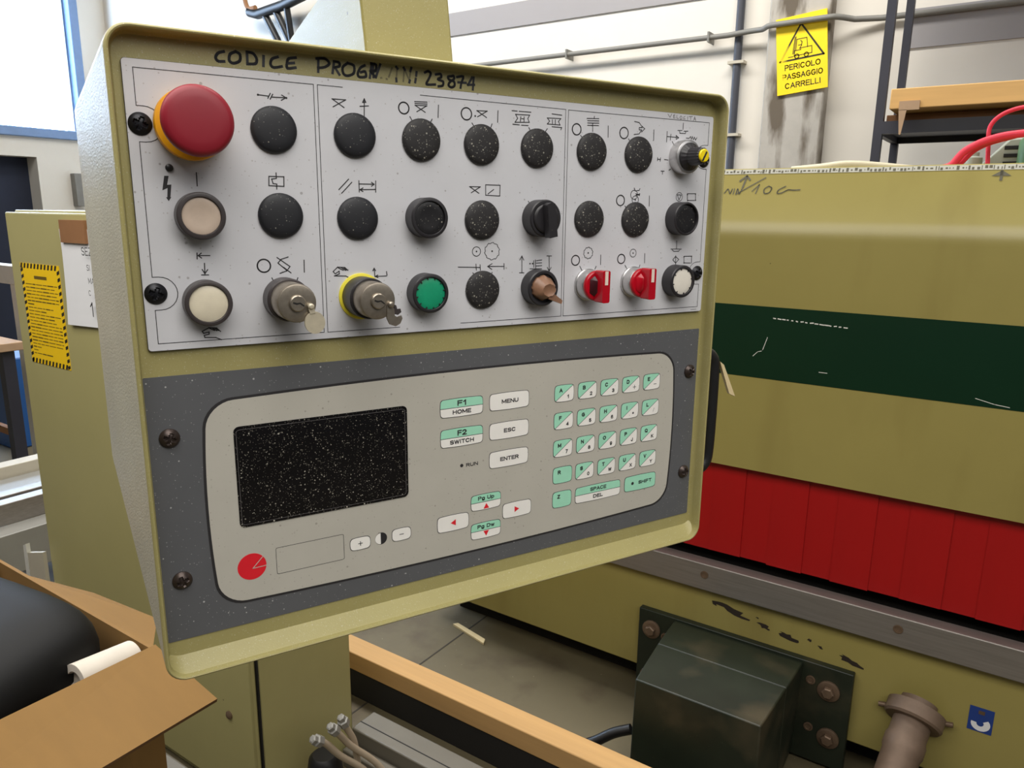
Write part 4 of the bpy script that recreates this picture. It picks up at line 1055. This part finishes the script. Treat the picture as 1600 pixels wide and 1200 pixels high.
# ================================================================== ELECTRICAL CABINET ON THE LEFT
CX0, CX1, CY0, CY1, CZ = -2.433, -1.446, 1.012, 1.339, 1.535
CAB = empty('electrical_cabinet', ((CX0 + CX1) / 2, CY0, 0)); tag(CAB, 'tall olive cabinet with yellow warning label', 'cabinet')
def cb(mb, name, mats, parent=CAB, **k):
    ox = (CX0 + CX1) / 2; mb.v = [(x - ox, y_ - CY0, z) for x, y_, z in mb.v]
    return mb.build(name, mats, parent, **k)
cb(MB().box(CX0 + .012, CX1, CY0 + .022, CY1, 0.0, CZ + .006), 'body', 'cabinet_paint', bevel=0.004)
dr = cb(MB().box(CX0, CX1 - .004, CY0, CY0 + .018, 0.04, CZ), 'door', 'cabinet_paint', bevel=0.005)
cb(MB().box(CX1 - .02, CX1 + .001, CY0 + .0185, CY0 + .0215, 0.04, CZ), 'door_seal', 'dark_void')
cb(MB().lathe([(.011, 0), (.011, .004), (.007, .007), (.0005, .008)], (-1.546, CY0, 0.28), 16, M=Matrix.Rotation(math.radians(90), 4, 'X')), 'door_screw', 'rusty_steel', smooth=40)
# yellow warning label with hazard border, slightly askew
WL = MB(); x0, x1, z0, z1 = -2.375, -2.155, 1.108, 1.395; yf = CY0 - 0.0012
WL.box(x0, x1, yf, CY0, z0, z1, 0)
def hz_row(xa, za, dx, dz, n, tx, tz):
    for k in range(n):
        if k % 2 == 0:
            ax, az = xa + dx * k / n, za + dz * k / n; bx2, bz = xa + dx * (k + 1) / n, za + dz * (k + 1) / n
            sx, sz = (dx / n * 0.6, dz / n * 0.6)
            WL.add([(ax, yf - .0003, az), (bx2, yf - .0003, bz), (bx2 + tx + sx, yf - .0003, bz + tz + sz), (ax + tx + sx, yf - .0003, az + tz + sz)], [(0, 1, 2, 3)], 1)
hz_row(x0, z0, x1 - x0 - .008, 0, 22, 0, .014); hz_row(x0, z1 - .014, x1 - x0 - .008, 0, 22, 0, .014)
hz_row(x0, z0, 0, z1 - z0 - .008, 30, .014, 0); hz_row(x1 - .014, z0, 0, z1 - z0 - .008, 30, .014, 0)
WL.strokes([[(-2.296, 1.357), (-2.234, 1.357)]], 0.009, yf - .0003, 2, plane='xz')
z = 1.337
while z > 1.131:
    xs = -2.354
    while xs < -2.184:
        e = min(xs + random.uniform(.012, .035), -2.177); WL.strokes([[(xs, z), (e, z)]], 0.0034 if random.random() < .3 else 0.0022, yf - .0003, 2, plane='xz'); xs = e + .006
        if random.random() < 0.06: break
    z -= 0.0095
cb(WL, 'warning_label', ['hazard_yellow', 'hazard_black', 'label_print'], dr, label='yellow notice with black hazard striped border')
# white printed sheet taped to the door
SH = empty('notice_sheet', (-2.019, CY0 - .004, 1.246)); SH.scale = (.92, .92, .92); tag(SH, 'white printed sheet taped to the olive cabinet door', 'notice')
m = MB(); rows = []
for k in range(9):
    t = k / 8; z = 0.27 * t; rows.append([(-.105 - .004 * (1 - t), -.002 - .006 * (1 - t) ** 3 - .010 * max(0, t - .8), z - .005 * (1 - t)), (.105, -.001 - .004 * (1 - t) ** 3, z + .002)])
m.loops(rows, 0, closed=False); m.loops([[(x, y_ + .0012, z) for x, y_, z in r] for r in reversed(rows)], 0, closed=False)
m.build('paper_page', 'paper', SH)
tx = MB()
for s_, cx, cz, hh in (('SEZ', .052, .212, .022), ('SI', .052, .168, .016), ('MA', .060, .132, .016), ('C', .046, .098, .015), ('1', .048, .052, .040)):
    put_text(tx, s_, cx, cz, -.0135, h=hh, plane='xz', weight=0.11)
tx.build('lettering', 'ink', SH)['kind'] = 'stuff'
tb = MB().box(-2.102, -1.978, CY0 - .013, CY0 - .0005, 1.460, 1.518).build('packing_tape', 'board_brown'); tag(tb, 'brown tape patch above the white sheet on the cabinet', 'tape')

# ================================================================== FLOOR ITEMS BETWEEN CABINET AND MACHINE
tim = MB().box(-2.9, -0.55, 1.522, 1.597, 0.100, 0.162).build('timber_beam', 'timber', bevel=0.003)
tag(tim, 'long pale timber beam on a black base near the floor', 'beam')
sk = MB().box(-2.9, -0.55, 1.526, 1.62, 0.0, 0.100).build('base_skid', 'dark_void', bevel=0.002); tag(sk, 'low black skid under the timber beam', 'skid')
ch = empty('steel_channel', (-0.87, 1.365, -0.10)); tag(ch, 'grey steel channel lying along the floor beside the cabinet', 'channel')
MB().box(-.56, .9, -.045, .045, 0.13, 0.20).build('channel_web', 'rail_grey', ch, bevel=0.004)
MB().box(-.56, .9, -.085, -.046, 0.10, 0.155).build('channel_flange', 'rail_grey', ch, bevel=0.004)
MB().box(-.55, .89, -.04, .04, 0.10, 0.13).build('channel_foot', 'dark_void', ch)
MB().box(-.56, .9, -.012, -.009, 0.2002, 0.2008).build('channel_groove', 'dark_void', ch)
cp_ = MB().hexa([(-1.640, 2.050, 0.001), (-1.628, 2.066, 0.001), (-1.478, 2.036, 0.001), (-1.466, 2.010, 0.001), (-1.640, 2.050, 0.009), (-1.628, 2.066, 0.009), (-1.478, 2.036, 0.008), (-1.466, 2.010, 0.008)]).build('wood_sliver', 'wood_pale')
tag(cp_, 'pale wood sliver lying on the concrete floor', 'wood chip')
# capped hoses standing at the cabinet foot
def hose(pts, lab):
    e = empty('hose', pts[-1]); tag(e, lab, 'hose', 'beige hoses by the cabinet foot')
    base = Vector(pts[-1]); P_ = [p - base for p in arc_pts(pts, 5)]
    MB().tube(P_, 0.0085, 10).build('tube', 'hose_beige', e, smooth=60)
    d = (P_[0] - P_[1]).normalized(); Q_ = d.to_track_quat('Z', 'Y').to_matrix().to_4x4()
    MB().lathe([(.010, -.012), (.0145, -.010), (.0145, .008), (.010, .010), (.010, .022), (.006, .024), (.0005, .024)], tuple(P_[0]), 6, M=Q_).build('nut', 'steel_grey', e)
hose([(-1.250, 1.045, 0.315), (-1.250, 1.070, 0.290), (-1.248, 1.109, 0.233), (-1.235, 1.190, 0.130), (-1.225, 1.235, 0.0)], 'nearest beige hose with hexagonal nut at the cabinet foot')
hose([(-1.250, 1.096, 0.313), (-1.250, 1.115, 0.285), (-1.250, 1.148, 0.235), (-1.225, 1.225, 0.130), (-1.19, 1.262, 0.0)], 'middle beige hose with hexagonal nut at the cabinet foot')
hose([(-1.262, 1.138, 0.303), (-1.262, 1.150, 0.275), (-1.262, 1.172, 0.22), (-1.275, 1.195, 0.10), (-1.285, 1.20, 0.0)], 'rearmost beige hose with hexagonal nut at the cabinet foot')
mo = MB().lathe([(.045, 0), (.045, .14), (.04, .17), (.03, .18), (.0005, .18)], (-1.335, 1.135, 0), 24).build('motor_can', 'cable_black', smooth=40)
tag(mo, 'black cylinder behind the beige hoses', 'cylinder')
bc = MB().tube(arc_pts([(-0.752, 1.74, 0.130), (-0.80, 1.725, 0.105), (-0.86, 1.70, 0.062), (-0.95, 1.675, 0.022), (-1.15, 1.67, 0.016)], 6), 0.015, 10).build('power_cable', 'cable_black', smooth=60)
tag(bc, 'thick black cable beside the dark green bracket', 'cable')

# ================================================================== CARDBOARD BOX AT THE BOTTOM LEFT
BX0, BX1, BY0, BY1, BZ0, BZ1 = -1.30, -0.862, -0.02, 0.466, 0.74, 1.0
BOX = empty('cardboard_box', ((BX0 + BX1) / 2, (BY0 + BY1) / 2, BZ0)); tag(BOX, 'open cardboard box with folded flaps at lower left', 'box')
def bb(mb, name, mats, **k):
    ox, oy = (BX0 + BX1) / 2, (BY0 + BY1) / 2; mb.v = [(x - ox, y_ - oy, z - BZ0) for x, y_, z in mb.v]
    return mb.build(name, mats, BOX, **k)
T = 0.005
bb(MB().box(BX0, BX1, BY0, BY1, BZ0, BZ0 + T), 'bottom', 'cardboard')
for nm, a in (('wall', (BX0, BX1, BY1 - T, BY1)), ('wall', (BX0, BX1, BY0, BY0 + T)), ('wall', (BX1 - T, BX1, BY0 + T, BY1 - T)), ('wall', (BX0, BX0 + T, BY0 + T, BY1 - T))):
    bb(MB().box(*a, BZ0 + T, BZ1), nm, 'cardboard')
def flap(p0, p1, p2, p3, name='flap'):            # inner edge p0-p1, outer edge p2-p3, given thickness and a raw edge
    P_ = [Vector(p) for p in (p0, p1, p2, p3)]; nn = (P_[1] - P_[0]).cross(P_[3] - P_[0]).normalized() * T
    mb = MB(); a = [tuple(p) for p in P_]; b = [tuple(p - nn) for p in P_]
    mb.add(a, [(0, 1, 2, 3)], 0); mb.add(b, [(3, 2, 1, 0)], 0)
    for i in range(4):
        j = (i + 1) % 4; mb.add([a[i], b[i], b[j], a[j]], [(0, 1, 2, 3)], 1)
    return bb(mb, name, ['cardboard', 'cardboard_edge'])
flap((BX1, BY0, BZ1), (BX1, BY1, BZ1), (-0.742, 0.470, 0.968), (-0.742, BY0, 0.962))
flap((BX0 + .1, BY1, BZ1), (BX1 - .004, BY1, BZ1), (-0.968, 0.531, 0.975), (-1.125, 0.522, 0.970))
flap((BX0, BY1, BZ1), (BX0, BY0, BZ1), (-1.40, BY0, 1.02), (-1.40, BY1, 1.02))
bb(MB().hexa([(-0.862, 0.352, 0.935), (-0.862, 0.405, 0.925), (-0.812, 0.396, 0.890), (-0.812, 0.364, 0.900), (-0.862, 0.352, 0.940), (-0.862, 0.405, 0.930), (-0.808, 0.396, 0.894), (-0.808, 0.364, 0.904)]), 'torn_tab', 'cardboard')
# black plastic cover standing in the box
cv = MB(); L_ = []
def se(a, p): return math.copysign(abs(a) ** p, a)
for i in range(1, 16):
    th = math.pi * (i / 16 - 0.5)
    L_.append([(0.165 * se(math.cos(th), .45) * se(math.cos(2 * math.pi * j / 40), .5), 0.125 * se(math.cos(th), .45) * se(math.sin(2 * math.pi * j / 40), .5), 0.10 * se(math.sin(th), .5)) for j in range(40)])
cv.loops(L_, 0, cap0=True, cap1=True)
co = cv.build('plastic_cover', 'cover_black', smooth=60); co.location = (-1.055, 0.300, 0.965); co.rotation_euler = (0.05, 0.14, 0.30)
tag(co, 'rounded black plastic cover standing in the cardboard box', 'cover')
ro = MB().lathe([(.025, -.038), (.025, .038), (.016, .038), (.016, .030), (.0005, .030)], (0, 0, 0), 28).build('paper_roll', 'paper_dusty', smooth=40)
ro.location = (-0.894, 0.416, 0.980); ro.rotation_euler = (math.radians(84), 0, math.radians(4)); tag(ro, 'white paper roll inside the cardboard box', 'paper roll')
# stand carrying the box
TB = empty('side_table', (-1.06, 0.22, 0)); tag(TB, 'grey steel table under the cardboard box', 'table')
MB().box(-.27, .23, -.28, .32, 0.70, 0.735).build('table_top', 'rail_grey', TB, bevel=0.004)
for sx in (-.24, .20):
    for sy in (-.25, .29): MB().box(sx - .02, sx + .02, sy - .02, sy + .02, 0, 0.70).build('leg', 'steel_grey', TB)

# ================================================================== BACK WALL THINGS
SG = empty('warning_sign', (-1.315, 5.075, 2.52)); SG.rotation_euler = (0, math.radians(-6.0), 0)
tag(SG, 'yellow forklift warning sign on the concrete pilaster', 'sign')
MB().box(-.149, .149, -.002, .010, -.224, .224).build('sign_plate', 'sign_yellow', SG)
mk = mat('sign_ink', (34, 30, 16), 0.6)
nt = mk.node_tree; bs = nt.nodes['Principled BSDF']; tc = nt.nodes.new('ShaderNodeTexCoord'); sp = nt.nodes.new('ShaderNodeSeparateXYZ')
nz = nt.nodes.new('ShaderNodeTexNoise'); nz.inputs['Scale'].default_value = 9; ad = nt.nodes.new('ShaderNodeMath'); ad.operation = 'MULTIPLY_ADD'; ad.inputs[1].default_value = 0.12
mr = nt.nodes.new('ShaderNodeMapRange'); mr.inputs['From Min'].default_value = -.02; mr.inputs['From Max'].default_value = -.055; mr.inputs['To Max'].default_value = 0.88
mx = nt.nodes.new('ShaderNodeMix'); mx.data_type = 'RGBA'; mx.inputs['A'].default_value = rgb(40, 34, 14); mx.inputs['B'].default_value = rgb(240, 208, 20)
nt.links.new(tc.outputs['Object'], sp.inputs[0]); nt.links.new(tc.outputs['Object'], nz.inputs['Vector'])
nt.links.new(nz.outputs['Fac'], ad.inputs[0]); nt.links.new(sp.outputs['X'], ad.inputs[2]); nt.links.new(ad.outputs[0], mr.inputs['Value'])
nt.links.new(mr.outputs['Result'], mx.inputs['Factor']); nt.links.new(mx.outputs['Result'], bs.inputs['Base Color'])
lt = MB(); yq = -.0028
for s_, cz, ww in (('PERICOLO', -.068, .205), ('PASSAGGIO', -.122, .232), ('CARRELLI', -.176, .205)): put_text(lt, s_, .004, cz, yq, w=ww, h=.032, plane='xz', weight=0.16)
lt.strokes([[(-.128, -.028), (.0, .172), (.128, -.028), (-.128, -.028)]], .010, yq, plane='xz')
lt.strokes([[(-.045, .006), (-.030, .100)], [(-.052, .006), (-.036, .10)], [(-.078, -.010), (-.050, -.010)], [(-.026, .085), (.032, .085), (.036, .030)], [(-.026, .085), (-.034, .022)],
            [(-.04, .022), (-.005, .022), (-.005, .032), (.060, .032), (.060, -.008), (-.044, -.008), (-.04, .022)], [(-.012, .03), (.0, .045), (.004, .066)], [(.004, .066), (-.004, .074)], [(-.018, .05), (.0, .05)]], .0042, yq, plane='xz')
for cx in (-.028, .028): lt.strokes([[(cx + .012 * math.cos(a * math.pi / 8), -.012 + .012 * math.sin(a * math.pi / 8)) for a in range(17)]], .005, yq, plane='xz')
lt.build('lettering', 'sign_ink', SG)

# black steel rack with boards
RK = empty('storage_rack', (-0.69, 4.2, 0)); tag(RK, 'black steel storage rack against the back wall', 'rack')
def rk(mb, name, mats, **k):
    mb.v = [(x + .69, y_ - 4.2, z) for x, y_, z in mb.v]; return mb.build(name, mats, RK, **k)
for xx in (-0.714, 1.50):
    rk(MB().box(xx, xx + .04, 4.2, 4.24, 0, 3.4), 'upright', 'rack_steel'); rk(MB().box(xx - .004, xx + .034, 4.78, 4.82, 0, 3.4), 'upright', 'rack_steel')
for z in (1.945, 3.05, 1.2):
    rk(MB().box(-0.674, 1.50, 4.2, 4.235, z, z + .058), 'beam', 'rack_steel' if z != 3.05 else 'beige_paint'); rk(MB().box(-0.684, 1.50, 4.78, 4.81, z, z + .058), 'beam', 'rack_steel')
    rk(MB().box(-0.714, -0.684, 4.24, 4.78, z, z + .05), 'side_rail', 'rack_steel')
    rk(MB().box(-0.68, 1.50, 4.236, 4.78, z + .03, z + .045), 'shelf', 'rack_steel' if z != 3.05 else 'steel_grey')
bx = MB().box(-0.632, 1.45, 4.06, 4.30, 2.040, 2.130).build('long_carton', 'board_tan', bevel=0.004); tag(bx, 'long tan carton lying on the rack shelf', 'carton')
b2 = MB().box(-0.668, 1.40, 4.25, 4.60, 2.004, 2.036).build('wooden_board', 'board_brown', bevel=0.003); tag(b2, 'brown board under the long tan carton', 'board')
tp2 = MB().box(-.590, -.505, 4.050, 4.058, 2.032, 2.072)
tp2.hexa([(-.578, 4.050, 1.925), (-.570, 4.050, 1.925), (-.570, 4.053, 1.925), (-.578, 4.053, 1.925), (-.590, 4.050, 2.034), (-.556, 4.050, 2.034), (-.556, 4.053, 2.034), (-.590, 4.053, 2.034)])
o = tp2.build('tape_strip', 'bench_board'); tag(o, 'torn brown tape hanging from the long tan carton', 'tape')

# black tube bracket high on the back wall
WB = empty('wall_bracket', (-6.2, 5.18, 3.1)); tag(WB, 'black tubular bracket high on the back wall', 'bracket')
MB().tube([(-.32, -.10, .30), (-.20, -.10, .265), (.2, -.12, .29), (.75, -.20, .34)], 0.045, 12).build('tube', 'cable_black', WB, smooth=50)
MB().tube([(-.12, -.09, .27), (.10, -.06, -.10), (.14, -.02, -.2)], 0.035, 10).build('strut', 'cable_black', WB, smooth=50)
MB().tube([(.06, -.10, .27), (.20, -.06, -.02), (.22, -.02, -.2)], 0.035, 10).build('strut', 'cable_black', WB, smooth=50)
MB().tube([(.24, -.12, .28), (.22, -.04, -.15)], 0.03, 10).build('strut', 'cable_black', WB, smooth=50)
MB().tube(arc_pts([(-.36, -.10, .62), (-.38, -.10, .45), (-.32, -.11, .33), (-.2, -.12, .32)], 5), 0.022, 10).build('hook', 'board_brown', WB, smooth=50)

# ================================================================== FAR LEFT BACKGROUND
BN = empty('workbench', (-4.8, 1.4, 0)); tag(BN, 'workbench with beige top and black legs beyond the cabinet', 'workbench')
MB().box(-.5, .34, -.9, .47, 0.79, 0.835).build('bench_top', 'bench_board', BN, bevel=0.004)
for sx in (-.45, .27):
    for sy in (-.85, .40): MB().box(sx - .03, sx + .03, sy - .03, sy + .03, 0, 0.79).build('leg', 'rack_steel', BN)
MB().box(-.45, .27, .385, .415, 0.30, 0.34).build('stretcher', 'board_brown', BN)
o = MB().box(-5.1, -4.62, 1.2, 1.72, 0.836, 1.02).build('storage_box', 'board_brown', bevel=0.004); tag(o, 'brown box on the workbench beyond the cabinet', 'box')
o = MB().box(-5.7, -5.3, 2.08, 2.5, 0.0, 0.60).build('storage_bin', 'bin_blue', bevel=0.01); tag(o, 'blue bin behind the workbench', 'bin')
o = MB().box(-6.6, -4.8, 2.05, 2.13, 1.10, 1.21).build('guard_rail', 'white_paint', bevel=0.004); MB().box(-5.0, -4.94, 2.06, 2.12, 0, 1.10).build('post', 'white_paint', o); tag(o, 'white guard rail behind the workbench', 'rail')
CV = empty('roller_table', (-3.3, 1.4, 0)); tag(CV, 'grey roller table frame beside the tall cabinet', 'roller table')
MB().box(-.33, -.25, -1.0, 1.6, 0.38, 0.45).build('side_rail', 'beige_paint', CV, bevel=0.003)
MB().box(-.24, .05, -1.0, 1.6, 0.36, 0.40).build('tray', 'steel_grey', CV, bevel=0.003)
MB().box(.06, .12, -1.0, 1.6, 0.36, 0.45).build('side_rail', 'aluminium', CV, bevel=0.003)
MB().box(.14, .20, -1.0, 1.6, 0.36, 0.445).build('side_rail', 'aluminium', CV, bevel=0.003)
MB().box(.20, .30, -1.0, 1.6, 0.20, 0.36).build('apron', 'steel_grey', CV, bevel=0.003)
for sx in (-.3, .22):
    for sy in (-.9, 1.5): MB().box(sx - .025, sx + .025, sy - .025, sy + .025, 0, 0.36).build('leg', 'steel_grey', CV)
BR = empty('white_bracket', (-2.52, 0.985, 0)); tag(BR, 'white angle bracket standing in front of the cabinet corner', 'bracket')
MB().hexa([(-.05, 0, 0), (-.02, 0, 0), (-.02, .012, 0), (-.05, .012, 0), (-.028, 0, .49), (-.008, 0, .50), (-.008, .012, .50), (-.028, .012, .49)]).build('upright', 'white_paint', BR)
MB().hexa([(-.012, .001, 0), (.10, .001, 0), (.10, .012, 0), (-.012, .012, 0), (-.006, .001, .47), (.10, .001, .50), (.10, .012, .50), (-.006, .012, .47)]).build('plate', 'beige_paint', BR)
o = MB().box(-9.3, -9.2, 4.61, 4.70, 1.56, 1.93).build('wall_box', 'conduit_grey', bevel=0.006); tag(o, 'small grey box on the side wall under the window', 'box')
